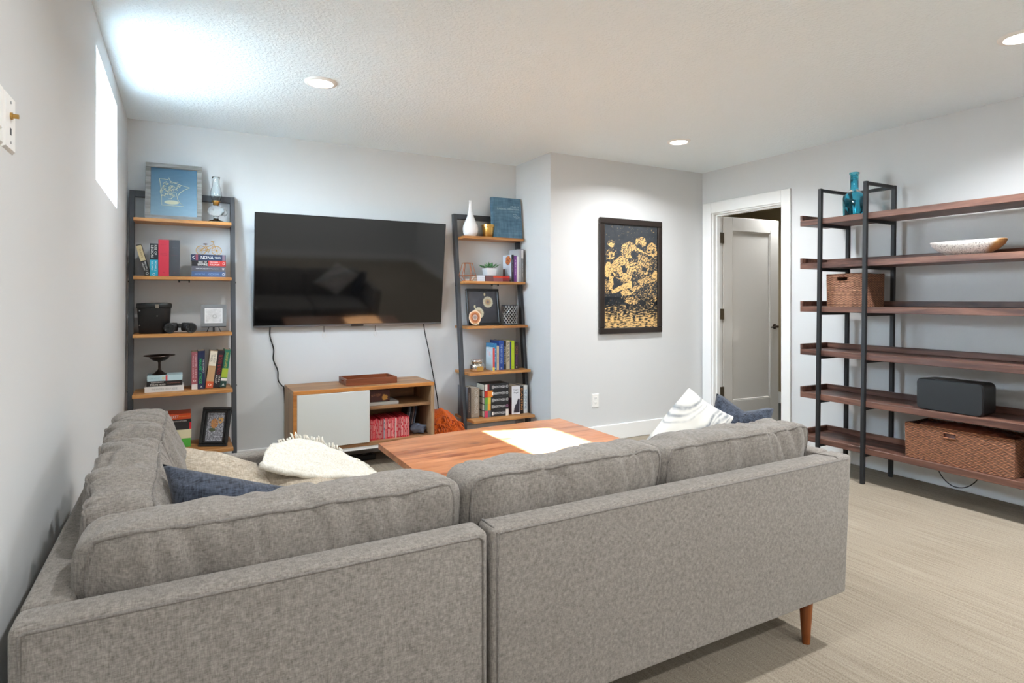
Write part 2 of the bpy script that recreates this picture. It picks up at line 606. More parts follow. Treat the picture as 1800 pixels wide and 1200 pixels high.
def cushion(name, c8, parent, label=None, mname='sofa_fabric', puff=(0.0, 0.25, 0.10), wr=0.006, seed=0.0, r=0.0042, p=11.0):
    fn = cushion_fn(c8, puff, p, wr, seed)
    o = mk(name, cushion_geo(fn), mname, parent, smooth=180, label=label)
    for v in (-1, 1):                         # welt around each broad face
        loop = []
        K = 26
        loop += [fn(-1 + 2 * i / K, v, 1) for i in range(K)]
        loop += [fn(1, v, 1 - 2 * i / 12) for i in range(12)]
        loop += [fn(1 - 2 * i / K, v, -1) for i in range(K)]
        loop += [fn(-1, v, -1 + 2 * i / 12) for i in range(12)]
        mk('piping', tube(loop, r, 6, True), 'piping_fabric', o, smooth=180)
    return o

def pillow_geo(c, U, V_, Nn, T, n=26, seed=0.0, wr=0.006, pinch=0.09, power=0.55, sag=None):
    c, U, V_, Nn = map(Vector, (c, U, V_, Nn))
    VV, F, UV = [], [], []
    idx = {}
    for side in (1, -1):
        for i in range(n + 1):
            for j in range(n + 1):
                edge = i in (0, n) or j in (0, n)
                key = (i, j) if edge else (i, j, side)
                if key in idx:
                    continue
                u, v = 2 * i / n - 1, 2 * j / n - 1
                t = max(0.0, (1 - u * u) * (1 - v * v)) ** power
                uu = u * (1 - pinch * (1 - v * v))
                vv = v * (1 - pinch * (1 - u * u))
                P = c + U * uu + V_ * vv + Nn * (side * T * t)
                P += Nn * noise.noise(Vector((u * 1.6 + seed, v * 1.6, seed))) * wr * 2.2
                P += Nn * side * noise.noise(Vector((u * 4 + seed, v * 4, 3 + seed))) * wr * t
                if sag:
                    P += sag(u, v)
                idx[key] = len(VV)
                VV.append(P)
                UV.append((u, v, side))
    def g(i, j, s):
        return idx[(i, j)] if (i in (0, n) or j in (0, n)) else idx[(i, j, s)]
    for i in range(n):
        for j in range(n):
            F.append((g(i, j, 1), g(i + 1, j, 1), g(i + 1, j + 1, 1), g(i, j + 1, 1)))
            F.append((g(i, j, -1), g(i, j + 1, -1), g(i + 1, j + 1, -1), g(i + 1, j, -1)))
    return (VV, F), UV

# ---- printed panel: a flat sheet with its picture in a colour attribute
def panel(name, o, U, V_, nx, ny, fn, parent, m='print'):
    o, U, V_ = Vector(o), Vector(U), Vector(V_)
    verts, faces, cols = [], [], []
    for j in range(ny + 1):
        for i in range(nx + 1):
            verts.append(o + U * (i / nx) + V_ * (j / ny))
            cols.append(lin(fn(i / nx, j / ny)))
    for j in range(ny):
        for i in range(nx):
            a = j * (nx + 1) + i
            faces.append((a, a + 1, a + nx + 2, a + nx + 1))
    return mk(name, (verts, faces), m, parent, smooth=0, colors=cols)

# ---- lettering
_TXT = {}
def text_geo(body):
    if body not in _TXT:
        cu = bpy.data.curves.new('lettering', 'FONT')
        cu.body = body
        cu.size = 1.0
        cu.resolution_u = 2
        cu.align_x = 'CENTER'
        ob = bpy.data.objects.new('lettering_source', cu)
        COL.objects.link(ob)
        dg = bpy.context.evaluated_depsgraph_get()
        me = bpy.data.meshes.new_from_object(ob.evaluated_get(dg))
        V = [v.co.copy() for v in me.vertices]
        F = [tuple(p.vertices) for p in me.polygons]
        x0, x1 = min(v.x for v in V), max(v.x for v in V)
        y0, y1 = min(v.y for v in V), max(v.y for v in V)
        _TXT[body] = ([Vector(((v.x - (x0 + x1) / 2) / (x1 - x0), (v.y - (y0 + y1) / 2) / (y1 - y0), 0)) for v in V], F)
        bpy.data.objects.remove(ob)
        bpy.data.meshes.remove(me)
        bpy.data.curves.remove(cu)
    return _TXT[body]

def lettering(parent, body, c, R, U, w, h, rgb, local=True):
    V, F = text_geo(body)
    c, R, U = Vector(c), Vector(R).normalized(), Vector(U).normalized()
    return mk('lettering', ([c + R * (v.x * w) + U * (v.y * h) for v in V], F), solid(rgb, 0.5), parent, local=local, smooth=0)

# ================================================================== THE ROOM
def b_pane(nt, p, c):
    out = nt.nodes['Material Output']
    t = N(nt, 'ShaderNodeBsdfTransparent')
    g = N(nt, 'ShaderNodeBsdfGlossy'); g.inputs['Roughness'].default_value = 0.02
    mx = N(nt, 'ShaderNodeMixShader'); mx.inputs['Fac'].default_value = 0.06
    nt.links.new(t.outputs[0], mx.inputs[1]); nt.links.new(g.outputs[0], mx.inputs[2])
    nt.links.new(mx.outputs[0], out.inputs['Surface'])
mat('window_pane', build=b_pane)

struct('floor', box(XL - .5, XR, YBACK - .1, YT + .15, -0.12, 0), 'carpet')
struct('ceiling', box(XL - .5, XR + .12, YBACK - .1, YT + .15, H, H + .12), 'ceiling_paint')
WT = 0.42
wy0, wy1, wz0, wz1 = 3.093, 4.02, 1.738, 2.316
WINS = [(wy0, wy1)]
g = [box(XL - WT, XL, YBACK, YT + .1, 0, wz0), box(XL - WT, XL, YBACK, YT + .1, wz1, H)]
edge = [YT + .1]
for a_, b_ in WINS:
    edge += [b_, a_]
edge.append(YBACK)
for i in range(0, len(edge), 2):
    g.append(box(XL - WT, XL, edge[i + 1], edge[i], wz0, wz1))
struct('wall_left', join(*g), 'wall_paint')
struct('wall_front', box(XL, XS + .1, YT, YT + .12, 0, H), 'wall_paint')
struct('wall_bump', join(box(XS, XR + .12, YB, YB + .1, 0, H), box(XS, XS + .1, YB + .1, YT, 0, H)), 'wall_paint')
dy0, dy1, dz1 = 3.287, 4.050, 2.040
struct('wall_right', join(box(XR, XR + .12, YBACK, dy0, 0, H), box(XR, XR + .12, dy1, YB, 0, H), box(XR, XR + .12, dy0, dy1, dz1, H)), 'wall_paint')
struct('wall_back', box(XL - .4, XR + .12, YBACK - .12, YBACK, 0, H), 'wall_paint')

# window in the deep foundation wall
fx0, fx1, fw = XL - WT + .005, XL - WT + .06, 0.022
for k, (a_, b_) in enumerate(WINS):
    w1 = tag(bpy.data.objects.new('window_%d' % (k + 1), None), kind='structure')
    w1.location = (XL - WT + .03, (a_ + b_) / 2, wz0); COL.objects.link(w1)
    mk('window_frame', join(box(fx0, fx1, a_, b_, wz0, wz0 + fw, .003), box(fx0, fx1, a_, b_, wz1 - fw, wz1, .003),
                            box(fx0, fx1, a_, a_ + fw, wz0 + fw, wz1 - fw, .003), box(fx0, fx1, b_ - fw, b_, wz0 + fw, wz1 - fw, .003)), 'trim_white', w1)
    mk('added_dark_sill', box(fx1, XL - .002, a_ + .001, b_ - .001, wz0, wz0 + .004), 'added_sill_dark', w1)  # unseen dark board, added to weaken sun bounce onto the ceiling
    mk('pane', box(fx0 + .02, fx0 + .026, a_ + fw, b_ - fw, wz0 + fw, wz1 - fw), 'window_pane', w1)

def skirting(name, pts):
    """baseboard run: boxes given as (x0,x1,y0,y1), with a thin eased top"""
    g = [join(box(x0, x1, y0, y1, 0, BB, .004)) for x0, x1, y0, y1 in pts]
    return struct(name, join(*g), 'trim_white')
bt = 0.014
skirting('baseboard_left', [(XL, XL + bt, YBACK, YT - bt)])
skirting('baseboard_front', [(XL + bt, XS, YT - bt, YT)])
skirting('baseboard_side', [(XS - bt, XS, YB - bt, YT - bt)])
skirting('baseboard_bump', [(XS, XR - bt, YB - bt, YB)])
skirting('baseboard_right', [(XR - bt, XR, YBACK, 3.205), (XR - bt, XR, 4.149, YB)])
skirting('baseboard_back', [(XL + bt, XR - bt, YBACK, YBACK + bt)])

# door casing, jamb and stop
t1 = tag(bpy.data.objects.new('trim_1', None), kind='structure')
t1.location = (XR, (dy0 + dy1) / 2, 0); COL.objects.link(t1)
mk('casing', box(XR - .019, XR, 3.205, dy0 + .004, 0, dz1 + .099, .003), 'trim_white', t1)
mk('casing', box(XR - .019, XR, dy1 - .004, 4.149, 0, dz1 + .099, .003), 'trim_white', t1)
mk('casing', box(XR - .019, XR, dy0 + .004, dy1 - .004, dz1 - .004, dz1 + .099, .003), 'trim_white', t1)
mk('jamb', box(XR, XR + .12, dy0, dy0 + .018, 0, dz1, .002), 'trim_white', t1)
mk('jamb', box(XR, XR + .12, dy1 - .018, dy1, 0, dz1, .002), 'trim_white', t1)
mk('jamb', box(XR, XR + .12, dy0 + .018, dy1 - .018, dz1 - .018, dz1, .002), 'trim_white', t1)
mk('door_stop', join(box(XR + .035, XR + .075, dy0 + .018, dy0 + .03, 0, dz1 - .018), box(XR + .035, XR + .075, dy1 - .03, dy1 - .018, 0, dz1 - .018),
                     box(XR + .035, XR + .075, dy0 + .03, dy1 - .03, dz1 - .03, dz1 - .018)), 'trim_white', t1)

# open panelled door
d1 = tag(bpy.data.objects.new('door_1', None), kind='structure')
d1.location = (XR + .126, 4.026, 0); d1.rotation_euler = (0, 0, math.radians(-3.2)); COL.objects.link(d1)
DW, DT, DH = 0.742, 0.035, 2.015
st = 0.115
mk('stile', box(0.004, st, 0, DT, .012, DH, .002), 'door_paint', d1, True)
mk('stile', box(DW - st, DW, 0, DT, .012, DH, .002), 'door_paint', d1, True)
mk('rail', box(st, DW - st, 0, DT, .012, .25, .002), 'door_paint', d1, True)
mk('rail', box(st, DW - st, 0, DT, DH - .13, DH, .002), 'door_paint', d1, True)
mk('door_panel', box(st, DW - st, .009, DT - .009, .25, DH - .13), 'door_paint', d1, True)
for q in (box(st, st + .012, .002, DT - .002, .25, DH - .13, .003), box(DW - st - .012, DW - st, .002, DT - .002, .25, DH - .13, .003),
          box(st + .012, DW - st - .012, .002, DT - .002, .25, .262, .003), box(st + .012, DW - st - .012, .002, DT - .002, DH - .142, DH - .13, .003)):
    mk('panel_moulding', q, 'door_paint', d1, True)
for z in (1.81, 1.087, .346):
    h_ = mk('hinge', join(box(-.004, .004, .0, .03, z - .05, z + .05, .001), box(-.05, -.006, -.0105, -.0085, z - .05, z + .05)), 'nickel', d1, True)
    mk('knuckle', xform(lathe([(.006, -.05), (.006, .05)], (0, 0, 0), 10), Matrix.Translation((-.003, -.006, z))), 'nickel', h_, True)
hd = mk('handle', xform(lathe([(.026, 0), (.026, .006), (.012, .012), (.012, .045)], (0, 0, 0), 16), Matrix.Translation((DW - .06, 0, .955)) @ Matrix.Rotation(PI / 2, 4, 'X')), 'bronze', d1, True)
mk('lever', tube([(DW - .06, -.042, .955), (DW - .1, -.046, .955), (DW - .155, -.044, .95)], [.009, .008, .006], 8), 'bronze', hd, True)

# the hall behind the door
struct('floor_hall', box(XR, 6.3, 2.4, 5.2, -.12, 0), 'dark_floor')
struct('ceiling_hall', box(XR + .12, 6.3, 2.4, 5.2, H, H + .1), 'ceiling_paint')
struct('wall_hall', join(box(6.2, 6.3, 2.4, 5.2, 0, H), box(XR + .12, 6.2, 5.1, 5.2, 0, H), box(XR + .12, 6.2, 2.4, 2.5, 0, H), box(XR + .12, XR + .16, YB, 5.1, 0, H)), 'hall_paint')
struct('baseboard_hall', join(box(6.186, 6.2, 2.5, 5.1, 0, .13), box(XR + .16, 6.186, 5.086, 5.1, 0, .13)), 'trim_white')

# recessed downlights
def downlight(x, y, label, seen=True, watts=None, z=H, group='recessed ceiling downlights'):
    t = thing('recessed_downlight', label, 'downlight', (x, y, z), group=group)
    mk('trim_ring', lathe([(.062, -.004), (.066, -.010), (.086, -.007), (.089, 0)], (x, y, z), 32, False, False), 'plastic_white', t, smooth=60)
    mk('lens', lathe([(.064, -.005), (.04, -.006)], (x, y, z), 32, False, True), 'lamp_lens', t)
    la = bpy.data.lights.new('downlight_lamp', 'AREA')
    la.shape = 'DISK'; la.size = .115; la.energy = watts or LAMP_W
    la.color = (0.95, 0.98, 1.0)
    la.spread = math.radians(150)
    lo = bpy.data.objects.new('downlight_lamp', la)
    lo.location = (0, 0, -.012); lo.parent = t
    COL.objects.link(lo)
    return t
downlight(.677, 3.44, 'round white ceiling downlight above the television wall near the window', watts=10.0)
downlight(3.340, 3.41, 'round white ceiling downlight near the framed gold poster and doorway', watts=18.0)
downlight(3.385, 1.285, 'round white ceiling downlight cut by the top edge near the walnut shelving', watts=30.0)
downlight(.68, 1.285, 'unseen fill downlight added straight above the sofa corner', watts=9.0, group='added fill downlights out of view')  # added out of view to lift the cushion tops
for x, y, lb in ((.68, -.87, 'near the window wall'), (3.36, -.87, 'on the shelving side'), (.68, -2.3, 'at the far end on the window side'), (3.36, -2.3, 'at the far end on the shelving side'), (2.02, -.87, 'in the middle of the room'), (2.02, -2.3, 'at the far end in the middle')):
    downlight(x, y, 'unseen fill downlight added behind the viewer ' + lb, watts=16.0, group='added fill downlights out of view')  # unseen lamps added as fill for ceiling, sofa back and right wall
downlight(5.3, 3.9, 'unseen downlight added to brighten the hall behind the door', watts=17.0, group='added fill downlights out of view')  # added lamp, not visible, lifts the dark hall

# wall plates and outlet
def plate(name, label, yc, zc, group, coax):
    t = thing(name, label, 'wall plate', (XL, yc, zc - .058), group=group)
    mk('plate', hexa([(XL, yc - .045, zc - .06), (XL + .006, yc - .040, zc - .055), (XL + .006, yc + .040, zc - .055), (XL, yc + .045, zc - .06),
                      (XL, yc - .045, zc + .06), (XL + .006, yc - .040, zc + .055), (XL + .006, yc + .040, zc + .055), (XL, yc + .045, zc + .06)]), 'plastic_white', t)
    for dz in (-.042, .042):
        mk('screw', xform(lathe([(.003, 0), (.003, .0015)], (0, 0, 0), 8), Matrix.Translation((XL + .006, yc, zc + dz)) @ Matrix.Rotation(PI / 2, 4, 'Y')), 'steel', t)
    if coax:
        mk('coax_connector', xform(lathe([(.0075, 0), (.0075, .004), (.0048, .004), (.0048, .014)], (0, 0, 0), 10), Matrix.Translation((XL + .006, yc, zc + .014)) @ Matrix.Rotation(PI / 2, 4, 'Y')), 'brass', t)
        mk('phone_jack', box(XL + .005, XL + .0068, yc - .005, yc + .005, zc - .026, zc - .012), 'graphite', t)
    else:
        mk('switch_paddle', box(XL + .005, XL + .010, yc - .017, yc + .017, zc - .033, zc + .033, .002), 'plastic_white', t)
plate('cable_plate', 'white cable wall plate with brass connector on the window wall', 1.611, 1.603, None, True)
plate('switch_plate', 'white wall plate cut by the frame edge beside the cable plate', 1.512, 1.603, None, False)

t = thing('power_outlet', 'white duplex outlet low on the wall under the gold poster', 'outlet', (3.112, YB, .298))
mk('plate', hexa([(3.080, YB - .006, .302), (3.146, YB - .006, .302), (3.150, YB, .298), (3.076, YB, .298), (3.080, YB - .006, .411), (3.146, YB - .006, .411), (3.150, YB, .415), (3.076, YB, .415)]), 'plastic_white', t)
for z in (.335, .378):
    r_ = mk('receptacle', box(3.097, 3.129, YB - .008, YB - .005, z - .014, z + .014, .002), 'plastic_white', t)
    mk('slot', join(box(3.105, 3.107, YB - .0085, YB - .007, z - .004, z + .006), box(3.118, 3.12, YB - .0085, YB - .007, z - .004, z + .006), box(3.111, 3.115, YB - .0085, YB - .007, z - .010, z - .006)), 'graphite', r_)

# ================================================================== SOFA
SY0, SZB, SZT, FT = 1.32, 0.165, 0.662, 0.085
SXL, SXM, SXR = -0.266, 0.664, 2.150
RY1 = 2.475          # far outer face of the return
FZ = SZT
sofa = thing('corner_sofa_section', 'grey fabric corner section of the sectional sofa running beside the window wall', 'sofa', (.2, 1.85, 0), group='grey sectional sofa')
mk('back_panel', box(SXL, SXM - .004, SY0, SY0 + FT, SZB, FZ, .014, 3), 'sofa_fabric', sofa, smooth=60)
mk('back_panel', box(SXL, SXL + FT, SY0 + FT + .002, RY1, SZB, FZ, .014, 3), 'sofa_fabric', sofa, smooth=60)
mk('arm', box(SXL + FT + .002, .455, RY1 - FT, RY1, SZB, FZ - .006, .014, 3), 'sofa_fabric', sofa, smooth=60)
mk('seat_base', box(SXL + FT, SXM - .004, SY0 + FT, RY1 - FT, SZB, .30, .01), 'sofa_fabric', sofa)
mk('piping', tube([(SXL + .018, SY0 - .001, SZB + .02), (SXL + .018, SY0 - .001, FZ - .014), (SXL + .03, SY0 - .0005, FZ - .011), (SXM - .03, SY0 - .0005, FZ - .011), (SXM - .018, SY0 - .001, FZ - .02), (SXM - .018, SY0 - .001, SZB + .02)], .0032, 6), 'piping_fabric', sofa, smooth=180)
sofa_r = thing('straight_sofa_section', 'grey fabric straight section of the sectional sofa nearest the walnut shelving', 'sofa', (1.4, 1.8, 0), group='grey sectional sofa')
SX0 = SXM + .006
mk('back_panel', hexa([(SX0, SY0, SZB), (SXR - .035, SY0, SZB), (SXR - .035, SY0 + FT, SZB), (SX0, SY0 + FT, SZB), (SX0, SY0, FZ), (SXR, SY0, FZ), (SXR, SY0 + FT, FZ), (SX0, SY0 + FT, FZ)], .014, 3), 'sofa_fabric', sofa_r, smooth=60)
mk('arm', hexa([(SXR - FT - .035, SY0 + FT + .002, SZB), (SXR - .035, SY0 + FT + .002, SZB), (SXR - .035, 2.2, SZB), (SXR - FT - .035, 2.2, SZB),
                (SXR - FT, SY0 + FT + .002, FZ), (SXR, SY0 + FT + .002, FZ), (SXR, 2.2, FZ), (SXR - FT, 2.2, FZ)], .014, 3), 'sofa_fabric', sofa_r, smooth=60)
mk('seat_base', box(SX0, SXR - FT, SY0 + FT, 2.18, SZB, .30, .01), 'sofa_fabric', sofa_r)
mk('piping', tube([(SX0 + .016, SY0 - .001, SZB + .02), (SX0 + .016, SY0 - .001, FZ - .016), (SX0 + .03, SY0 - .0005, FZ - .011), (SXR - .03, SY0 - .0005, FZ - .011)], .0032, 6), 'piping_fabric', sofa_r, smooth=180)
mk('piping', tube([(SX0 + .016, SY0 - .0005, FZ - .014), (SX0 + .012, SY0 + .014, FZ - .001), (SX0 + .010, SY0 + FT - .01, FZ + .0005)], .003, 6), 'piping_fabric', sofa_r, smooth=180)
mk('piping', tube([(SXR - FT + .002, SY0 + .004, FZ - .004), (SXR - FT + .002, SY0 + .012, FZ + .0005), (SXR - FT - .025, SY0 + FT - .002, FZ + .001)], .003, 6), 'piping_fabric', sofa_r, smooth=180)
# seat cushions
def cbox(x0, x1, y0, y1, z0, z1, ax='x'):
    if ax == 'x':   # length x, thickness y, height z
        return [Vector((x, y, z)) for x in (x0, x1) for y in (y0, y1) for z in (z0, z1)]
    return [Vector((x, y, z)) for y in (y0, y1) for x in (x0, x1) for z in (z0, z1)]
def flatbox(x0, x1, y0, y1, z0, z1):   # length x, thickness z, height y
    return [Vector((x, y, z)) for x in (x0, x1) for z in (z0, z1) for y in (y0, y1)]
cushion('seat_cushion', flatbox(SXL + FT + .005, SXM + .03, SY0 + FT + .01, RY1 - FT - .005, .30, .45), sofa, puff=(0, .12, 0), wr=.004, seed=1)
cushion('seat_cushion', flatbox(SX0 + .035, 1.36, SY0 + FT + .01, 2.22, .30, .45), sofa_r, puff=(0, .12, 0), wr=.004, seed=2)
cushion('seat_cushion', flatbox(1.365, SXR - FT - .04, SY0 + FT + .01, 2.22, .30, .45), sofa_r, puff=(0, .12, 0), wr=.004, seed=3)
def back_cushion(parent, x0, x1, zl, zr, seed, yb0=1.408, th=.17, lean=.06, wr=.012):
    y0, y1 = yb0, yb0 + th
    c = [(x0, y0 + lean, .43), (x0, y0, zl), (x0, y1 + lean, .43), (x0, y1, zl - .005),
         (x1, y0 + lean, .43), (x1, y0, zr), (x1, y1 + lean, .43), (x1, y1, zr - .005)]
    return cushion('back_cushion', c, parent, puff=(.03, .34, .06), wr=wr, seed=seed)
back_cushion(sofa, -.188, .634, .772, .772, 11.3)
back_cushion(sofa_r, .642, 1.325, .772, .775, 4.7)
back_cushion(sofa_r, 1.325, 2.050, .768, .772, 8.9)
def side_cushion(y0, y1, z0, z1, seed, xo=-.205, th=.19, lean=.06):
    c = [(xo + lean, y0, .43), (xo, y0, z0), (xo + th + lean + .03, y0, .43), (xo + th - .04, y0, z0),
         (xo + lean, y1, .43), (xo, y1, z1), (xo + th + lean + .03, y1, .43), (xo + th - .04, y1, z1)]
    return cushion('back_cushion', c, sofa, puff=(.02, .34, .08), wr=.012, seed=seed)
side_cushion(1.60, 2.02, .765, .842, 21.1)
side_cushion(2.02, 2.385, .838, .862, 31.7, xo=-.20)
def leg(parent, x, y, top=SZB, dx=.0, dy=.0):
    mk('leg', tube([(x, y, 0), (x - dx * .5, y - dy * .5, top * .5), (x - dx, y - dy, top + .003)], [.0135, .019, .0245], 16), 'leg_wood', parent, smooth=60)
for x, y in ((-.2, 1.40), (.58, 1.40), (-.2, 2.40), (.58, 2.40)):
    leg(sofa, x, y)
for x, y in ((.76, 1.40), (1.958, 1.372), (.76, 2.12), (1.97, 2.12)):
    leg(sofa_r, x, y)

# throw pillows
def soft(name, label, c, U, V_, Nn, T, m, seed, colfn=None, **kw):
    geo, uv = pillow_geo(c, U, V_, Nn, T, seed=seed, **kw)
    cols = [lin(colfn(*q)) for q in uv] if colfn else None
    o = mk(name, geo, m, None, smooth=180, colors=cols)
    return tag(o, label, 'pillow')
# points read off the photograph: (px) -> world, kept here as coordinates
def corners(TL, TR, BL):
    TL, TR, BL = Vector(TL), Vector(TR), Vector(BL)
    U, V_ = (TR - TL) / 2, (TL - BL) / 2
    return BL + U + V_, U, V_, U.cross(V_).normalized()
c_, U_, V2, Nn = corners((-.045, 1.76, .815), (.245, 1.675, .738), (-.02, 1.66, .66))
soft('throw_pillow', 'navy blue woven throw pillow lying at the sofa corner under the window', c_, U_, V2, Nn, .055, 'navy_fabric', 2.2, pinch=.06)
soft('throw_pillow', 'beige linen throw pillow lying behind the navy pillow by the throw', (.11, 2.14, .635), (.165, -.03, -.05), (-.05, .155, .07), (.3, -.25, .9), .06, 'beige_fabric', 5.2, pinch=.08)
soft('throw_pillow', 'tan throw pillow half hidden under the cream throw', (.40, 2.165, .545), (.185, .06, -.045), (-.06, .17, .05), (.2, -.3, .93), .06, 'beige_fabric', 7.7, pinch=.07)
def stroke_cols(u, v, s):
    base = (240, 237, 230)
    w_ = v - u + .16 * noise.noise(Vector((u * 2, v * 2, 7)))          # strokes run from lower edge to upper corner
    k = 0.0
    for off, wd, am in ((1.50, .07, .9), (1.30, .04, .6), (1.12, .03, .5), (.66, .07, .9), (.50, .04, .95), (.34, .07, .9), (.18, .035, .7), (-.1, .05, .7)):
        brk = .75 + .9 * noise.noise(Vector((u * 3.1 + off * 7, v * 1.2, off * 5)))
        k = max(k, am * max(0, brk) * math.exp(-((w_ - off) / wd) ** 2))
    k *= .75 + .6 * noise.noise(Vector((u * 14, v * 14, 4.1)))
    k = max(0.0, min(.85, k))
    return tuple(base[i] * (1 - k) + (112, 118, 128)[i] * k for i in range(3))
c_, U_, V2, Nn = corners((1.700, 1.69, .893), (1.995, 1.72, .745), (1.42, 1.70, .63))
soft('throw_pillow', 'cream throw pillow with grey brush strokes propped near the sofa arm', c_, U_, V2, Nn, .075, 'fabric_print', 9.1, stroke_cols, pinch=.05, n=60)
c_, U_, V2, Nn = corners((2.000, 1.82, .828), (2.115, 1.625, .785), (1.87, 1.80, .50))
soft('throw_pillow', 'navy blue woven throw pillow peeking out behind the cream pillow', c_, U_, V2, Nn, .06, 'navy_fabric', 13.7, pinch=.05,
     sag=lambda u, v: Vector((0, 0, -.035 * max(0, 1 - abs(u) * 1.3) * max(0, v))))

# cream throw over the far arm
def throw_pt(u, v):
    """u from the cushion side to the front, v from near hem 0 to far hem 1"""
    def bez(a, m_, b):
        return Vector(a) * (2 * (u - .5) * (u - 1)) + Vector(m_) * (-4 * u * (u - 1)) + Vector(b) * (2 * u * (u - .5))
    near = bez((.22, 2.10, .690), (.415, 2.185, .605), (.715, 2.415, .500))
    far = bez((.320, 2.45, .672), (.455, 2.488, .668), (.590, 2.515, .575))
    p = near.lerp(far, v)
    p.z += .03 * math.sin(PI * v) * (1 - u * .4)
    p.z += .010 * noise.noise(Vector((u * 5, v * 5, 2))) + .005 * noise.noise(Vector((u * 14, v * 14, 5)))
    return p
n = 36
V = [throw_pt(i / n, j / n) for j in range(n + 1) for i in range(n + 1)]
V += [p - Vector((0, 0, .009)) for p in V]
o_ = (n + 1) ** 2
F = []
for j in range(n):
    for i in range(n):
        a = j * (n + 1) + i
        F.append((a, a + 1, a + n + 2, a + n + 1))
        F.append((o_ + a, o_ + a + n + 1, o_ + a + n + 2, o_ + a + 1))
for i in range(n):
    a, b = i, n * (n + 1) + i
    F.append((a, o_ + a, o_ + a + 1, a + 1)); F.append((b, b + 1, o_ + b + 1, o_ + b))
    a, b = i * (n + 1), i * (n + 1) + n
    F.append((a, a + n + 1, o_ + a + n + 1, o_ + a)); F.append((b, o_ + b, o_ + b + n + 1, b + n + 1))
throw = thing('throw_blanket', 'cream knitted throw with tassels draped over the far sofa arm', 'blanket', (.45, 2.27, .6))
mk('cloth', (V, F), 'cream_knit', throw, smooth=180)
mk('hem', tube([throw_pt(i / 20, 0) + Vector((0, -.004, .004)) for i in range(21)], .011, 8), 'cream_knit', throw, smooth=180)
g = []
for i in range(26):
    u = .03 + .97 * i / 25
    p = throw_pt(u, 1)
    d = Vector((random.uniform(-.012, .012), .028 + random.uniform(-.01, .01), .006 + random.uniform(-.008, .014)))
    g.append(tube([p, p + d * .5 + Vector((0, 0, .006)), p + d], [.004, .0045, .002], 5))
for j in range(16):
    p = throw_pt(1, .25 + .75 * j / 15)
    d = Vector((.022, random.uniform(-.014, .014), -.022 + random.uniform(-.01, .008)))
    g.append(tube([p, p + d * .5 + Vector((.004, 0, 0)), p + d], [.004, .0045, .002], 5))
tag(mk('fringe', join(*g), 'cream_knit', throw, smooth=180), kind='stuff')

# ================================================================== COFFEE TABLE
TZ, TT = .42, .032
table = thing('coffee_table', 'wide reddish-brown plank coffee table with a sunlit patch on top', 'table', (1.6, 2.92, 0))
fl, fm, fr, nl, nr, nm = Vector((.965, 3.312)), Vector((1.558, 3.392)), Vector((2.247, 3.412)), Vector((.965, 2.475)), Vector((2.235, 2.470)), Vector((1.60, 2.455))
def q2(a, m_, b, t):   # quadratic through three points
    return a * (2 * (t - .5) * (t - 1)) + m_ * (-4 * t * (t - 1)) + b * (2 * t * (t - .5))
NP = 7
cuts = [0, .13, .29, .43, .58, .72, .87, 1]
for k in range(NP):
    a0, a1 = cuts[k] + (.0008 if k else 0), cuts[k + 1] - (.0008 if k < NP - 1 else 0)
    poly = []
    for i in range(9):
        t_ = i / 8
        p = q2(nl, nm, nr, t_).lerp(q2(fl, fm, fr, t_), a0); poly.append((p.x, p.y))
    for i in range(8, -1, -1):
        t_ = i / 8
        p = q2(nl, nm, nr, t_).lerp(q2(fl, fm, fr, t_), a1); poly.append((p.x, p.y))
    mk('plank', prism(poly, TZ - TT, TZ), 'table_wood', table, smooth=0)
mk('apron', join(box(1.12, 2.09, 2.60, 2.62, .33, TZ - TT), box(1.12, 2.09, 3.21, 3.23, .33, TZ - TT), box(1.12, 1.14, 2.62, 3.21, .33, TZ - TT), box(2.07, 2.09, 2.62, 3.21, .33, TZ - TT)), 'tray_wood', table)
for x in (1.13, 2.08):
    for y in (2.62, 3.21):
        mk('leg', box(x - .03, x + .03, y - .03, y + .03, 0, TZ - TT, .004), 'tray_wood', table)

# ================================================================== TELEVISION
tv = thing('television', 'large black flat-screen television hung tilted on the wall', 'television', (1.185, 4.74, 1.02))
tx0, tx1, tyt, tyb, tzt, tzb = .451, 1.911, 4.602, 4.712, 1.850, 1.023
dirv = Vector((0, tyb - tyt, tzb - tzt)).normalized()
nb = Vector((0, .83, .11)).normalized() * .026
c0 = [Vector((tx0, tyb, tzb)), Vector((tx1, tyb, tzb)), Vector((tx1, tyt, tzt)), Vector((tx0, tyt, tzt))]
def slab(p4, back):
    a, b, c_, d = p4
    return hexa([a, b, b + back, a + back, d, c_, c_ + back, d + back], .002)
mk('body', slab(c0, nb), 'black_plastic', tv)
inw = Vector((0, -.83, -.11)).normalized() * .0012
def tvp(u, v):
    return c0[0].lerp(c0[1], u).lerp(c0[3].lerp(c0[2], u), v) + inw
mk('screen', ([tvp(.004, .018), tvp(.996, .018), tvp(.996, .993), tvp(.004, .993)], [(0, 1, 2, 3)]), 'tv_screen', tv, smooth=0)
mk('bezel', slab([tvp(0, 0), tvp(1, 0), tvp(1, .014), tvp(0, .014)], -inw * 2), 'tv_bezel', tv)
mk('badge', slab([tvp(.482, -.006) + inw, tvp(.55, -.006) + inw, tvp(.55, .014) + inw, tvp(.482, .014) + inw], -inw * 3), 'black_plastic', tv)
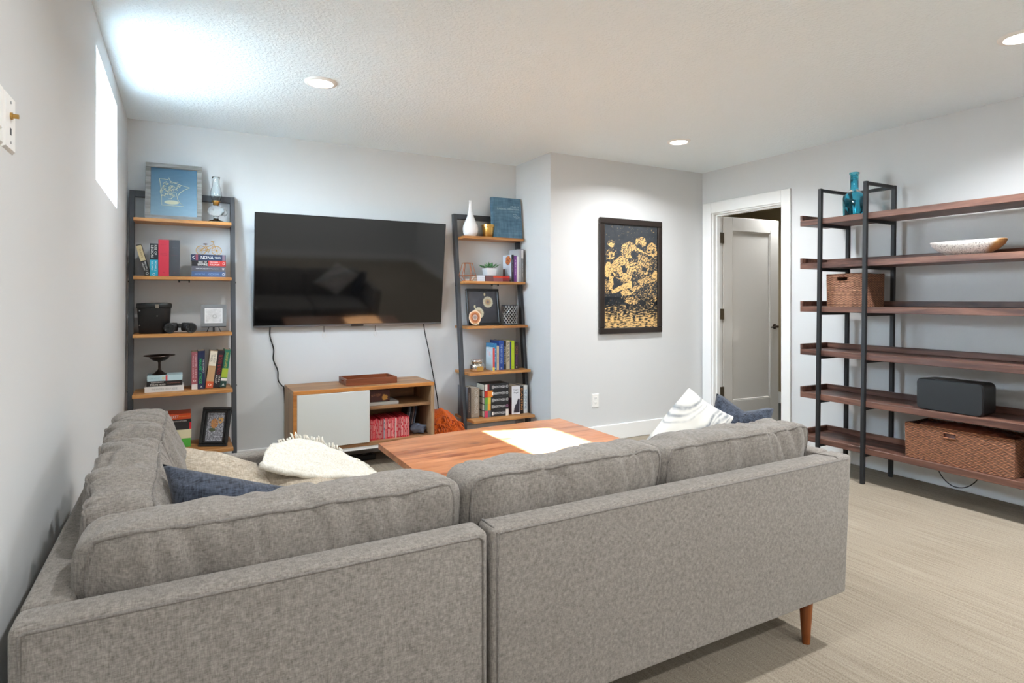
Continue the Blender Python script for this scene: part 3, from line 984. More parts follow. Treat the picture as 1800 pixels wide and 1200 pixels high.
mk('wall_mount', join(box(.85, 1.52, YT - .03, YT, 1.30, 1.62), hexa([(.93, 4.722, 1.1), (.98, 4.722, 1.1), (.98, 4.752, 1.1), (.93, 4.752, 1.1), (.93, 4.655, 1.7), (.98, 4.655, 1.7), (.98, 4.752, 1.7), (.93, 4.752, 1.7)]), hexa([(1.33, 4.722, 1.1), (1.38, 4.722, 1.1), (1.38, 4.752, 1.1), (1.33, 4.752, 1.1), (1.33, 4.655, 1.7), (1.38, 4.655, 1.7), (1.38, 4.752, 1.7), (1.33, 4.752, 1.7)])), 'black_steel', tv)
for x in (.954, 1.357):
    pc = mk('pull_cord', tube([(x, 4.742, 1.10), (x, 4.735, .975)], .0022, 6), 'cord_black', tv)
    mk('pull_ring', tube([(x + .013 * math.sin(a), 4.735, .953 + .018 * math.cos(a)) for a in [2 * PI * i / 14 for i in range(14)]], .0022, 6, True), 'cord_white', pc)
def cord(label, pts, r=.0045):
    return mk('power_cord', tube(smoothpath(pts), r, 8), 'cord_black', tv, smooth=180, label=label)
cord('black power cord hanging wavy from the television to the closed end of the console', [(.570, 4.735, 1.06), (.566, 4.735, .959), (.592, 4.737, .86), (.590, 4.737, .781), (.620, 4.735, .70), (.624, 4.735, .627), (.650, 4.735, .585), (.664, 4.742, .565), (.672, 4.748, .45)])
cord('black power cord hanging straight from the television to the orange throw', [(1.760, 4.735, 1.06), (1.775, 4.735, .95), (1.800, 4.735, .84), (1.830, 4.735, .69), (1.855, 4.735, .56), (1.885, 4.733, .39), (1.895, 4.73, .26), (1.9, 4.73, .14)])

# ================================================================== MEDIA CONSOLE
CX0, CX1, CY0, CY1, CZ0, CZ1 = .667, 1.702, 4.332, 4.738, .16, .592
con = thing('media_console', 'low wooden media console with white sliding door under the television', 'media console', (1.185, 4.54, 0))
th = .026
# top made of two boards
mk('top_board', box(CX0, 1.172, CY0 + .012, CY1, CZ1 - th, CZ1, .002), 'console_wood', con)
mk('top_board', box(1.173, CX1, CY0 + .012, CY1, CZ1 - th, CZ1, .002), 'console_wood', con)
mk('front_edge', box(CX0, CX1, CY0, CY0 + .011, CZ1 - th, CZ1, .002), 'console_edge', con)
mk('side_panel', box(CX0, CX0 + th, CY0 + .012, CY1, CZ0, CZ1 - th - .001, .002), 'console_wood_upright', con)
mk('front_edge', box(CX0, CX0 + th, CY0, CY0 + .011, CZ0, CZ1 - th - .001, .002), 'console_edge', con)
mk('side_panel', box(CX1 - th, CX1, CY0, CY1, CZ0, CZ1 - th - .001, .002), 'console_wood_upright', con)
mk('bottom_board', box(CX0 + th, CX1 - th, CY0, CY1, CZ0, CZ0 + th, .002), 'console_wood', con)
mk('divider', box(1.175, 1.197, CY0 + .03, CY1, CZ0 + th, CZ1 - th), 'console_wood_upright', con)
mk('back_panel', box(CX0 + th, CX1 - th, CY1 - .012, CY1 - .001, CZ0 + th, CZ1 - th), 'console_wood', con)
mk('shelf', box(1.197, CX1 - th, CY0 + .02, CY1 - .012, .417, .437, .001), 'console_wood', con)
mk('sliding_door', box(.692, 1.196, CY0 - .010, CY0 + .009, CZ0 + .028, CZ1 - th - .002, .002), 'white_lacquer', con)
mk('leg_frame', join(box(CX0 + .02, CX1 - .02, CY0 + .005, CY0 + .03, CZ0 - .024, CZ0), box(CX0 + .02, CX1 - .02, CY1 - .06, CY1 - .035, CZ0 - .024, CZ0),
                     box(CX0 + .02, CX0 + .045, CY0 + .03, CY1 - .06, CZ0 - .024, CZ0), box(CX1 - .045, CX1 - .02, CY0 + .03, CY1 - .06, CZ0 - .024, CZ0)), 'trim_white', con)
for x in (CX0 + .02, CX1 - .045):
    for y in (CY0 + .005, CY1 - .06):
        mk('leg', box(x, x + .025, y, y + .025, 0, CZ0 - .024), 'trim_white', con)

tr = thing('serving_tray', 'dark wooden serving tray with cut-out handles on the console top', 'tray', (1.25, 4.55, CZ1))
X0, X1, Y0, Y1, Z0, ht = 1.05, 1.435, 4.425, 4.66, CZ1, .048
mk('tray_base', box(X0 + .006, X1 - .006, Y0 + .006, Y1 - .006, Z0, Z0 + .010), 'tray_wood', tr)
mk('tray_side', box(X0, X1, Y0, Y0 + .011, Z0, Z0 + ht, .001), 'tray_wood', tr)
mk('tray_side', box(X0, X1, Y1 - .011, Y1, Z0, Z0 + ht, .001), 'tray_wood', tr)
ym = (Y0 + Y1) / 2
for xa, xb in ((X0, X0 + .011), (X1 - .011, X1)):
    mk('tray_handle_side', join(box(xa, xb, Y0 + .011, Y1 - .011, Z0, Z0 + .020), box(xa, xb, Y0 + .011, Y1 - .011, Z0 + .034, Z0 + ht),
                                box(xa, xb, Y0 + .011, ym - .04, Z0 + .020, Z0 + .034), box(xa, xb, ym + .04, Y1 - .011, Z0 + .020, Z0 + .034)), 'tray_wood', tr)

# console contents
t = thing('game_box', 'dark red board game box with gold picture on the console shelf', 'box', (1.29, 4.47, .459))
mk('box_lid', box(1.205, 1.375, 4.42, 4.62, .463, .548, .002), solid((74, 34, 28)), t)
random.seed(3)
panel('box_print', (1.205, 4.4192, .463), (.17, 0, 0), (0, 0, .085), 40, 20,
      lambda a, b: (196, 142, 62) if (((a - .78) / .12) ** 2 + ((b - .3) / .25) ** 2 < 1 + noise.noise(Vector((a * 9, b * 9, 1)))) else ((150, 92, 64) if (.16 < a < .62 and abs(b - .55) < .12 and noise.noise(Vector((a * 30, b * 30, 2))) > .05) else (78, 36, 30)), t)
mk('box_base', box(1.203, 1.377, 4.418 + .004, 4.622, .459, .4628), solid((40, 24, 22)), t)
t = thing('white_book', 'flat white hardback lying under the dark red game box', 'book', (1.32, 4.47, .437))
mk('cover', join(box(1.205, 1.438, 4.40, 4.60, .437, .4395), box(1.205, 1.438, 4.40, 4.60, .4565, .459), box(1.205, 1.438, 4.40, 4.4025, .4395, .4565)), solid((206, 204, 200)), t)
mk('pages', box(1.208, 1.434, 4.4027, 4.596, .4396, .4564), 'paper', t)

random.seed(11)
x = 1.204
k = 0
reds = [(206, 44, 58), (188, 38, 50), (214, 62, 72), (176, 34, 46), (220, 84, 92)]
words = ['first', 'second', 'third']
mags = []
while x < 1.512:
    w = random.choice((.0075, .009, .0105, .0065))
    if k == 14:
        c_ = (120, 118, 134)
    elif k == 24:
        c_ = (232, 214, 206)
    else:
        c_ = random.choice(reds)
    hgt = .150 + random.uniform(-.006, .008)
    yf = CY0 + .045 + random.uniform(-.004, .004)
    o = thing('magazine', 'x', 'magazine', (x + w / 2, yf, CZ0 + th), group='red magazines standing in the console')
    mk('cover', box(-w / 2 + .0004, w / 2 - .0004, 0, .205, 0, hgt), solid(c_), o, True)
    z = hgt * random.uniform(.04, .1)
    while z < hgt * .9:
        ln = hgt * random.uniform(.14, .42)
        wq = w * random.choice((.07, .11, .15))
        xq = w * random.uniform(-.15, .15)
        mk('spine_print', box(xq - wq, xq + wq, -.0006, 0, z, min(z + ln, hgt * .97)), solid((240, 214, 206)), o, True)
        z += ln + hgt * random.uniform(.03, .12)
    mags.append((o, c_))
    x += w
    k += 1
for i, (o, c_) in enumerate(mags):
    if c_ == (120, 118, 134):
        o['label'] = 'lilac-grey magazine spine among the red magazines in the console'
    elif c_ == (232, 214, 206):
        o['label'] = 'pale pink magazine spine among the red magazines in the console'
    else:
        o['label'] = 'red magazine with white spine print standing in the lower console bay'
rcol = [(58, 60, 66), (108, 122, 140), (44, 44, 48), (132, 112, 108), (76, 92, 112)]
rl = ['dark grey', 'blue-grey', 'black', 'mauve', 'slate blue']
x = 1.535
for i in range(5):
    o = thing('game_case', rl[i] + ' slim case leaning at the back of the lower console bay', 'case', (x, 4.56, CZ0 + th), (0, math.radians(10), 0), group='slim cases in the console')
    mk('case', box(0, .013, 0, .135, 0, .19, .001), solid(rcol[i]), o, True)
    mk('spine_print', box(.003, .010, -.0006, 0, .04, .15), solid(tuple(min(255, q + 60) for q in rcol[i])), o, True)
    x += .0165
def crystal(name, label, c, r, m, seed, cat):
    random.seed(seed)
    bm = bmesh.new()
    bmesh.ops.create_icosphere(bm, subdivisions=2, radius=1)
    for v in bm.verts:
        s = r * (1 + .55 * noise.noise(v.co * 2.1 + Vector((seed, 0, 0))))
        v.co = Vector((v.co.x * s * 1.25, v.co.y * s, v.co.z * s * .8))
    zmin = min(v.co.z for v in bm.verts)
    for v in bm.verts:
        v.co += Vector((c[0], c[1], c[2] - zmin))
    return tag(mk(name, bmgeo(bm), m, None, smooth=0), label, cat)
crystal('mineral_rock', 'rough grey crystal rock in the lower console bay', (1.605, 4.43, CZ0 + th), .05, 'crystal', 5, 'rock')

# orange throw on the floor between console and ladder shelf
on = 30
def othrow(u, v):
    x = 1.725 + .35 * u
    y = 4.36 + .34 * v
    hgt = .31 * (1 - (abs(u - .33) / .75) ** 2.2) * (1 - (max(0, .5 - v) / .62) ** 2)
    hgt += .035 * noise.noise(Vector((u * 4, v * 4, 7))) + .02 * noise.noise(Vector((u * 9, v * 9, 3)))
    return Vector((x, y, max(.012, hgt)))
V = [othrow(i / on, j / on) for j in range(on + 1) for i in range(on + 1)]
F = [(j * (on + 1) + i, j * (on + 1) + i + 1, (j + 1) * (on + 1) + i + 1, (j + 1) * (on + 1) + i) for j in range(on) for i in range(on)]
base = len(V)
V += [Vector((p.x, p.y, .002)) for p in V[:base]]
F += [(base + a, base + d, base + c_, base + b) for a, b, c_, d in F]
for i in range(on):
    for a, b in ((i, i + 1), (on * (on + 1) + i + 1, on * (on + 1) + i), ((i + 1) * (on + 1), i * (on + 1)), (i * (on + 1) + on, (i + 1) * (on + 1) + on)):
        F.append((a, a + base, b + base, b))
ot = thing('orange_throw', 'orange knitted throw heaped on the floor between console and ladder shelf', 'blanket', (1.88, 4.5, 0))
mk('cloth', (V, F), 'orange_knit', ot, smooth=180)
random.seed(5)
g = []
for i in range(110):
    u = random.uniform(0, 1); v = random.uniform(0.0, .30)
    p = othrow(u, v) + Vector((0, 0, .006))
    d = Vector((random.uniform(-.01, .03), -random.uniform(.02, .05), -random.uniform(.015, .05)))
    e = p + d
    e.z = max(e.z, .006)
    g.append(tube([p, (p + e) / 2 + Vector((.003, -.006, .012)), e], [.005, .005, .0028], 5))
tag(mk('fringe', join(*g), 'orange_knit', ot, smooth=180), kind='stuff')

# ================================================================== LADDER SHELVES
LW, LH = .635, 1.955
SHELF_Z = [1.737, 1.358, .983, .604, .226]
SHELF_D = [.205, .235, .275, .325, .395]
ST = .022
TOP = [z + ST for z in SHELF_Z]
def ladder(label, x0):
    t = thing('ladder_shelf', label, 'ladder shelf', (x0 + LW / 2, YT - .25, 0), group='leaning ladder shelves')
    rw, rd = .030, .050
    def yb(z): return YT - .010 - .118 * (LH - z)
    for xa in (x0, x0 + LW - rw):
        zt = LH
        mk('rail', hexa([(xa, yb(0) - rd, 0), (xa + rw, yb(0) - rd, 0), (xa + rw, yb(0), 0), (xa, yb(0), 0),
                         (xa, yb(zt) - rd, zt), (xa + rw, yb(zt) - rd, zt), (xa + rw, yb(zt), zt), (xa, yb(zt), zt)], .002), 'graphite', t)
        for z in (SHELF_Z[1] - .012, SHELF_Z[3] + .03):
            mk('bolt', sphere((xa + (0 if xa == x0 else rw), yb(z) - rd * .5, z), .006, 8, 6), 'black_steel', t)
    mk('crossbar', box(x0 + rw, x0 + LW - rw, yb(LH) - rd, yb(LH), LH - .042, LH, .002), 'graphite', t)
    for k, (z, d) in enumerate(zip(SHELF_Z, SHELF_D)):
        s_ = mk('shelf', box(x0 + rw + .001, x0 + LW - rw - .001, YT - d, YT - .016, z, z + ST, .0015), 'ladder_wood', t)
        if k == 1:
            xm = x0 + LW / 2
            mk('strap_bracket', join(box(xm - .035, xm + .035, YT - d + .02, YT - d + .035, z - .006, z - .0005), box(xm - .034, xm - .024, YT - d + .02, YT - d + .03, z - .018, z - .006), box(xm + .026, xm + .034, YT - d + .02, YT - d + .03, z - .018, z - .006)), 'black_steel', s_)
    return t
LXA, LXB = -.308, 2.019
ladder('graphite ladder shelf with wooden shelves standing in the corner by the window', LXA)
ladder('graphite ladder shelf with wooden shelves standing between television and framed poster', LXB)

# ------------------------------------------------------------------ books
def book(label, t, h, d, rgb, loc, rot=(0, 0, 0), bands=(), texts=(), group=None, page=None, soft=False):
    o = thing('book', label, 'book', loc, rot, group)
    b = .0025 if not soft else .0008
    m = solid(rgb)
    mk('cover', join(box(-t / 2, t / 2, 0, b, 0, h), box(-t / 2, -t / 2 + b, b, d, 0, h), box(t / 2 - b, t / 2, b, d, 0, h)), m, o, True)
    e = .003 if not soft else .0005
    mk('pages', box(-t / 2 + b + .0002, t / 2 - b - .0002, b + .0005, d - e, e, h - e), solid(page) if page else 'paper', o, True)
    for z0, z1, c in bands:
        mk('spine_band', box(-t / 2 + .0002, t / 2 - .0002, -.0004, .0003, h * z0, h * z1), solid(c), o, True)
    for tx in texts:
        body, zc, ln, ac, c, mode = tx[:6]
        xo = tx[6] if len(tx) > 6 else 0.0
        if mode == 'v':
            lettering(o, body, (xo * t, -.0008, h * zc), (0, 0, -1), (1, 0, 0), ln * h, ac * t, c)
        else:
            lettering(o, body, (xo * t, -.0008, h * zc), (1, 0, 0), (0, 0, 1), ln * t, ac * h, c)
    return o
LY = (0, -PI / 2, 0)
def lying(label, x0, x1, z, t, y, d, rgb, **kw):      # spine towards the room, reading left to right
    return book(label, t, x1 - x0, d, rgb, (x1, y, z + t / 2), LY, **kw)
W_, K_ = (238, 236, 230), (24, 24, 28)
G1 = 'books on the corner ladder shelf'
# second shelf of the corner ladder
z2 = TOP[1]
book('black and tan paperback leaning against the corner ladder rail', .030, .205, .12, (28, 30, 32), (-.197, 4.545, z2 + .0042), (0, math.radians(-15), 0), bands=[(.48, .97, (196, 178, 136))],
     texts=[('MICHAEL J', .30, .28, .34, W_, 'v', .18), ('SULLIVAN', .30, .24, .30, W_, 'v', -.24), ('THEFT', .72, .3, .3, (128, 106, 70), 'v'), ('O', .07, .5, .08, W_, 'h')], group=G1, soft=True)
book('dark and turquoise paperback standing beside the thick red book', .046, .213, .125, (22, 34, 42), (-.163, 4.545, z2), bands=[(0, .5, (32, 160, 190))],
     texts=[('RISE OF', .80, .30, .3, W_, 'v', .22), ('LEGION', .76, .36, .34, W_, 'v', -.2), ('MICHAEL J', .32, .28, .24, W_, 'v', .18), ('SULLIVAN', .32, .26, .24, W_, 'v', -.2), ('O', .055, .34, .07, W_, 'h')], group=G1, soft=True)
book('thick red hardback standing on the corner ladder shelf', .060, .240, .17, (206, 42, 66), (-.108, 4.545, z2),
     texts=[('* * *', .86, .45, .02, (150, 24, 44), 'h'), ('RECIPES', .62, .6, .022, (150, 24, 44), 'h'), ('OF THE HOUSE', .58, .66, .018, (150, 24, 44), 'h'), ('o', .10, .16, .03, (120, 20, 36), 'h')], group=G1)
book('thick charcoal hardback standing beside the thick red book', .062, .240, .17, (66, 68, 74), (-.046, 4.545, z2),
     texts=[('BIBLE', .80, .4, .022, (92, 92, 100), 'h'), ('COMMENTARY', .58, .62, .022, (96, 62, 78), 'h'), ('o', .10, .16, .025, (150, 40, 70), 'h')], group=G1)
y2 = 4.535
lying('slate blue paperback at the bottom of the stack under the toy bicycle', .053, .258, z2, .036, y2, .13, (74, 96, 134), texts=[('BEFORE THE', .76, .30, .3, (120, 150, 196), 'v'), ('HORIZON DAWN', .36, .32, .4, (140, 164, 204), 'v'), ('O', .06, .08, .5, W_, 'v')], group=G1, soft=True)
lying('grey paperback second from the bottom under the toy bicycle', .053, .258, z2 + .0365, .036, y2, .13, (92, 90, 98), texts=[('PERCEPLIQUIS', .70, .34, .22, W_, 'v'), ('MICHAEL J SULLIVAN', .36, .30, .18, W_, 'v'), ('W', .07, .07, .4, W_, 'v')], group=G1, soft=True)
lying('black and red paperback third from the bottom under the toy bicycle', .053, .260, z2 + .073, .037, y2, .13, (30, 26, 28), bands=[(0, .52, (196, 50, 46))], texts=[('RISE OF', .68, .24, .34, W_, 'v', .2), ('EMPIRE', .68, .28, .36, W_, 'v', -.22), ('MICHAEL J', .33, .28, .28, W_, 'v', .2), ('SULLIVAN', .33, .28, .28, W_, 'v', -.2), ('O', .06, .07, .5, W_, 'v')], group=G1, soft=True)
lying('navy blue book with white title directly under the toy bicycle', .050, .259, z2 + .1105, .040, y2, .13, (32, 48, 78), bands=[(.80, .87, (132, 60, 76)), (.02, .10, (132, 110, 124))], texts=[('NONA', .54, .36, .58, W_, 'v'), ('THE NINTH', .23, .18, .3, W_, 'v'), ('<', .93, .06, .6, W_, 'v')], group=G1)
# gold toy bicycle
bz = z2 + .1507
bk = thing('toy_bicycle', 'small gold wire bicycle on top of the book stack', 'bicycle', (.158, 4.60, bz))
def ring(c, r, wr=.0022, seg=28):
    return tube([(c[0] + r * math.cos(2 * PI * i / seg), c[1], c[2] + r * math.sin(2 * PI * i / seg)) for i in range(seg)], wr, 6, True)
WR = .030
wl, wr_ = Vector((.111, 4.60, bz + WR + .002)), Vector((.207, 4.60, bz + WR + .002))
for c_ in (wl, wr_):
    w_ = mk('wheel', ring(c_, WR), 'gold', bk)
    mk('spokes', join(*[tube([c_, c_ + Vector((math.cos(a), 0, math.sin(a))) * WR], .001, 4) for a in [2 * PI * i / 10 for i in range(10)]]), 'gold', w_)
crank, seat, head = Vector((.152, 4.60, bz + .032)), Vector((.139, 4.60, bz + .072)), Vector((.186, 4.60, bz + .074))
mk('frame', join(*[tube([a, b], .0022, 6) for a, b in ((wl, crank), (crank, seat), (wl, seat - Vector((0, 0, .012))), (crank, head - Vector((0, 0, .012))), (seat - Vector((0, 0, .02)), head), (head + Vector((-.003, 0, .018)), wr_))]), 'gold', bk)
mk('saddle', sphere(seat + Vector((-.002, 0, .004)), .012, 10, 6, (1.2, .6, .3)), 'bronze', bk)
mk('handlebar', tube(smoothpath([head + Vector((-.014, -.012, .02)), head + Vector((.002, -.008, .024)), head + Vector((.002, .008, .024)), head + Vector((-.014, .012, .02))]), .0022, 6), 'gold', bk)
mk('crank', join(ring(crank, .009), tube([crank, crank + Vector((.004, -.006, -.016))], .0018, 6), tube([crank, crank + Vector((-.004, .006, .016))], .0018, 6)), 'brass', bk)

# top shelf: framed map and oil lamp
z1 = TOP[0]
mp = thing('framed_map', 'grey barn-wood frame with a pale line map on blue leaning on the top shelf', 'picture frame', (-.05, 4.612, z1), (math.radians(-11), 0, math.radians(-1)))
MW, MH, MB_, MD = .335, .398, .031, .028
for g in (box(-MW / 2, MW / 2, 0, MD, 0, MB_, .002), box(-MW / 2, MW / 2, 0, MD, MH - MB_, MH, .002)):
    mk('frame_side', g, 'barn_wood', mp, True)
for xa in (-MW / 2, MW / 2 - MB_):
    mk('frame_side', box(xa, xa + MB_, 0, MD, MB_ + .0005, MH - MB_ - .0005, .002), 'barn_wood', mp, True)
def sky_blue(u, v):
    n_ = noise.noise(Vector((u * 6, v * 40, 2))) * 6
    return (74 + 58 * (1 - v) + n_, 112 + 48 * (1 - v) + n_, 138 + 40 * (1 - v) + n_)
pm = panel('map_print', (0, 0, 0), (1, 0, 0), (0, 0, 1), 24, 24, sky_blue, None)
bpy.data.objects.remove(pm)
iw, ih = MW - 2 * MB_, MH - 2 * MB_
def local_panel(name, o, U, V_, nx, ny, fn, parent, m='print'):
    q = panel(name, o, U, V_, nx, ny, fn, None, m)
    q.parent = parent
    return q
local_panel('map_print', (-iw / 2, .012, MB_), (iw, 0, 0), (0, 0, ih), 24, 24, sky_blue, mp)
S_ = [(400, 220), (470, 226), (478, 208), (490, 236), (520, 250), (580, 268), (660, 288), (610, 310), (570, 345), (555, 370), (552, 395), (560, 415), (605, 465), (422, 462), (418, 370), (408, 340), (415, 310)]
def mpt(x, y): return Vector((-iw / 2 + iw * (x - 330) / 390, .0108, MB_ + ih * (1 - (y - 122) / 436)))
mk('map_outline', tube([mpt(*q) for q in S_], .0021, 5, True), solid((214, 214, 186)), mp, True)
random.seed(21)
g = []
for i in range(60):
    x, y = random.uniform(425, 560), random.uniform(245, 400)
    if x > 520 and y > 330: continue
    pts = [mpt(x, y)]
    for q in range(4):
        x += random.uniform(-13, 15); y += random.uniform(-11, 11)
        pts.append(mpt(min(max(x, 412), 600 - max(0, (y - 290)) * .9), min(max(y, 240), 455)))
    g.append(tube(smoothpath(pts, 3), .0015, 4))
mk('map_drawing', join(*g), solid((206, 206, 180)), mp, True)
ov = [mpt(505 + 62 * math.cos(a), 432 + 19 * math.sin(a)) for a in [2 * PI * i / 20 for i in range(20)]]
mk('map_banner', (ov, [tuple(range(20))]), solid((206, 206, 176)), mp, True, smooth=0)
for i, (bx, by, bw) in enumerate(((470, 385, 46), (525, 375, 40), (490, 345, 34))):
    pts = [mpt(bx - bw / 2, by), mpt(bx - bw / 2, by - 26), mpt(bx, by - 40), mpt(bx + bw / 2, by - 26), mpt(bx + bw / 2, by)]
    mk('map_drawing', tube(pts, .0012, 4, True), solid((206, 206, 180)), mp, True)
ol = thing('oil_lamp', 'clear glass oil lamp with tall chimney beside the framed map', 'oil lamp', (.205, 4.645, z1))
c_ = (.205, 4.645, z1)
mk('foot', lathe([(.052, 0), (.054, .006), (.046, .014), (.02, .022), (.014, .036), (.018, .046)], c_, 28), 'clear_glass', ol, smooth=80)
mk('font', lathe([(.018, .047), (.044, .056), (.054, .078), (.050, .098), (.032, .114), (.016, .120)], c_, 28), 'clear_glass', ol, smooth=80)
mk('finger_handle', tube([(c_[0] + .052 + .020 * math.sin(a) * (1 if a < PI else .2), c_[1], z1 + .075 + .022 * math.cos(a)) for a in [2 * PI * i / 16 for i in range(16)]], .0035, 6, True), 'clear_glass', ol)
mk('burner', lathe([(.014, .120), (.020, .126), (.021, .140), (.027, .146), (.027, .152), (.012, .156)], c_, 20), 'brass', ol, smooth=60)
mk('chimney', lathe([(.026, .152), (.028, .165), (.038, .195), (.036, .215), (.024, .260), (.021, .300), (.026, .318), (.0245, .318), (.0195, .300), (.0225, .260), (.0345, .215), (.0365, .195), (.0265, .165), (.0245, .152)], c_, 28, False, False), 'clear_glass', ol, smooth=80)

# third shelf: case, binoculars, small easel frame
z3 = TOP[2]
cs = thing('binocular_case', 'black leather binocular case with lid on the corner ladder shelf', 'case', (-.163, 4.60, z3))
def supers(rx, ry, n=28, p=3.2):
    out = []
    for i in range(n):
        a = 2 * PI * i / n
        ca, sa = math.cos(a), math.sin(a)
        out.append((rx * math.copysign(abs(ca) ** (2 / p), ca), ry * math.copysign(abs(sa) ** (2 / p), sa)))
    return out
def loft(levels, c, n=28, p=3.2):
    V, F = [], []
    for rx, ry, z in levels:
        V += [Vector((c[0] + x, c[1] + y, z)) for x, y in supers(rx, ry, n, p)]
    for i in range(len(levels) - 1):
        for k in range(n):
            F.append((i * n + k, i * n + (k + 1) % n, (i + 1) * n + (k + 1) % n, (i + 1) * n + k))
    F.append(tuple(reversed(range(n)))); F.append(tuple((len(levels) - 1) * n + k for k in range(n)))
    return V, F
mk('case_body', loft([(.084, .052, z3), (.087, .055, z3 + .004), (.097, .060, z3 + .165)], (-.163, 4.60)), 'leather_black', cs, smooth=50)
mk('lid', loft([(.100, .063, z3 + .166), (.1015, .0645, z3 + .170), (.1025, .065, z3 + .190), (.098, .061, z3 + .198), (.06, .03, z3 + .201)], (-.163, 4.60)), 'leather_black', cs, smooth=50)
mk('lid_clasp', box(-.155, -.135, 4.533, 4.537, z3 + .165, z3 + .192, .001), 'nickel', cs)
for x, z in ((-.145, .115), (-.243, .15), (-.243, .055), (-.088, .05)):
    mk('stud', sphere((x, 4.545 if abs(x + .16) < .05 else 4.551, z3 + z), .0045, 8, 6), 'steel', cs)
bn = thing('binoculars', 'black binoculars lying in front of the leather case', 'binoculars', (-.012, 4.525, z3), (0, 0, math.radians(4)))
def ycyl(prof, x, z):     # lathe along y: (r, y)
    return xform(lathe([(r, y) for r, y in prof], (0, 0, 0), 24), Matrix.Translation((x, 0, z)) @ Matrix.Rotation(-PI / 2, 4, 'X'))
for sx in (-.062, .062):
    b_ = mk('barrel', ycyl([(.030, -.012), (.034, -.010), (.034, .016), (.031, .02), (.026, .055)], sx, .0345), 'rubber_black', bn, True, smooth=50)
    mk('objective_lens', ycyl([(.027, -.0125), (.001, -.0125)], sx, .0345), 'tv_screen', b_, True)
    mk('lens_ring', xform(ring((0, 0, 0), .0285, .0018), Matrix.Translation((sx, -.012, .0345))), 'graphite', b_, True)
    mk('prism_housing', loft([(.026, .030, .012), (.030, .034, .02), (.030, .034, .058), (.024, .026, .066)], (sx * .62, .075), 20), 'rubber_black', bn, True, smooth=50)
    mk('eyepiece', ycyl([(.017, .10), (.019, .105), (.021, .14), (.015, .142)], sx * .5, .045), 'rubber_black', bn, True, smooth=50)
mk('bridge', join(box(-.03, .03, .05, .09, .034, .046, .003), xform(lathe([(.011, .03), (.011, .11)], (0, 0, 0), 14), Matrix.Translation((0, 0, .05)) @ Matrix.Rotation(-PI / 2, 4, 'X'))), 'rubber_black', bn, True)
ef = thing('easel_frame', 'small grey square frame with pale photo on a black easel', 'picture frame', (.188, 4.575, z3), (math.radians(-8), 0, 0))
for g in (box(-.079, .079, 0, .012, .038, .062, .001), box(-.079, .079, 0, .012, .166, .190, .001), box(-.079, -.055, 0, .012, .062, .166, .001), box(.055, .079, 0, .012, .062, .166, .001)):
    mk('frame_side', g, 'grey_frame', ef, True)
local_panel('photo_print', (-.055, .004, .062), (.11, 0, 0), (0, 0, .104), 30, 30,
            lambda u, v: tuple([(236 if min(u, v, 1 - u, 1 - v) < .05 else 206 + 16 * noise.noise(Vector((u * 5, v * 5, 9))) - (34 if abs(math.hypot(u - .55, (v - .45)) - .1) < .03 else 0) + 12 * (noise.noise(Vector((u * 20, v * 20, 4))) > .1))] * 3), ef)
mk('easel', join(box(-.075, .075, -.010, .0, .033, .038), tube([(-.03, -.006, .034), (-.042, -.012, .001)], .003, 6), tube([(.03, -.006, .034), (.042, -.012, .001)], .003, 6), tube([(0, .02, .10), (0, .055, .009)], .003, 6), box(-.006, .006, -.002, .016, .004, .034)), 'black_steel', ef, True)

# fourth shelf
z4 = TOP[3]
ys = 4.52
lying('white hardback at the bottom of the stack under the pedestal dish', -.214, .008, z4, .036, ys, .16, (222, 222, 220), texts=[('THE INVISIBLE LIFE OF ADDIE', .5, .66, .36, (150, 152, 156), 'v')], group=G1)
lying('black book in the middle of the stack under the pedestal dish', -.204, -.002, z4 + .0365, .034, ys + .004, .15, (34, 30, 30), texts=[('THE SEVEN HUSBANDS OF', .70, .36, .22, W_, 'v', .26), ('EVELYN HUGO', .68, .42, .34, W_, 'v', -.18), ('TAYLOR JENKINS REID', .24, .38, .22, (166, 104, 92), 'v')], group=G1, soft=True)
lying('pale blue hardback on top of the stack under the pedestal dish', -.200, .0, z4 + .071, .036, ys + .002, .155, (186, 212, 218), bands=[(.43, .48, (206, 58, 60))], texts=[('o', .55, .06, .5, (226, 206, 80), 'v'), ('THE HOUSE', .78, .26, .3, (140, 176, 186), 'v')], group=G1)
dz = z4 + .1072
pd = thing('pedestal_dish', 'dark bronze pedestal dish standing on the stacked books', 'dish', (-.133, 4.585, dz))
mk('dish', lathe([(.012, .088), (.035, .092), (.052, .106), (.060, .118), (.092, .124), (.090, .128), (.060, .124), (.045, .108), (.001, .100)], (-.133, 4.585, dz), 32, True, True), 'bronze', pd, smooth=60)
mk('stem', lathe([(.044, 0), (.045, .004), (.034, .009), (.014, .026), (.008, .036), (.0075, .078), (.012, .0885)], (-.133, 4.585, dz), 24), 'bronze', pd, smooth=60)
yv = 4.535
book('dusty pink book with white spine print on the corner ladder shelf', .035, .250, .15, (164, 92, 100), (.071, yv, z4), bands=[(0, .14, (226, 218, 214))], texts=[('CHANTREL SHERYL', .62, .66, .3, (222, 190, 194), 'v', .2), ('MAGGIE ADAMS', .60, .6, .26, (222, 190, 194), 'v', -.22), ('o', .23, .5, .05, W_, 'h')], group=G1, soft=True)
book('navy book with green author name on the corner ladder shelf', .043, .256, .16, (28, 38, 74), (.1115, yv, z4), texts=[('MARGARET ATWOOD', .46, .66, .36, (60, 206, 116), 'v', -.12), ('THE TESTAMENTS', .60, .36, .2, W_, 'v', .3), ('A', .06, .3, .05, W_, 'h')], group=G1)
th_ = math.radians(7)
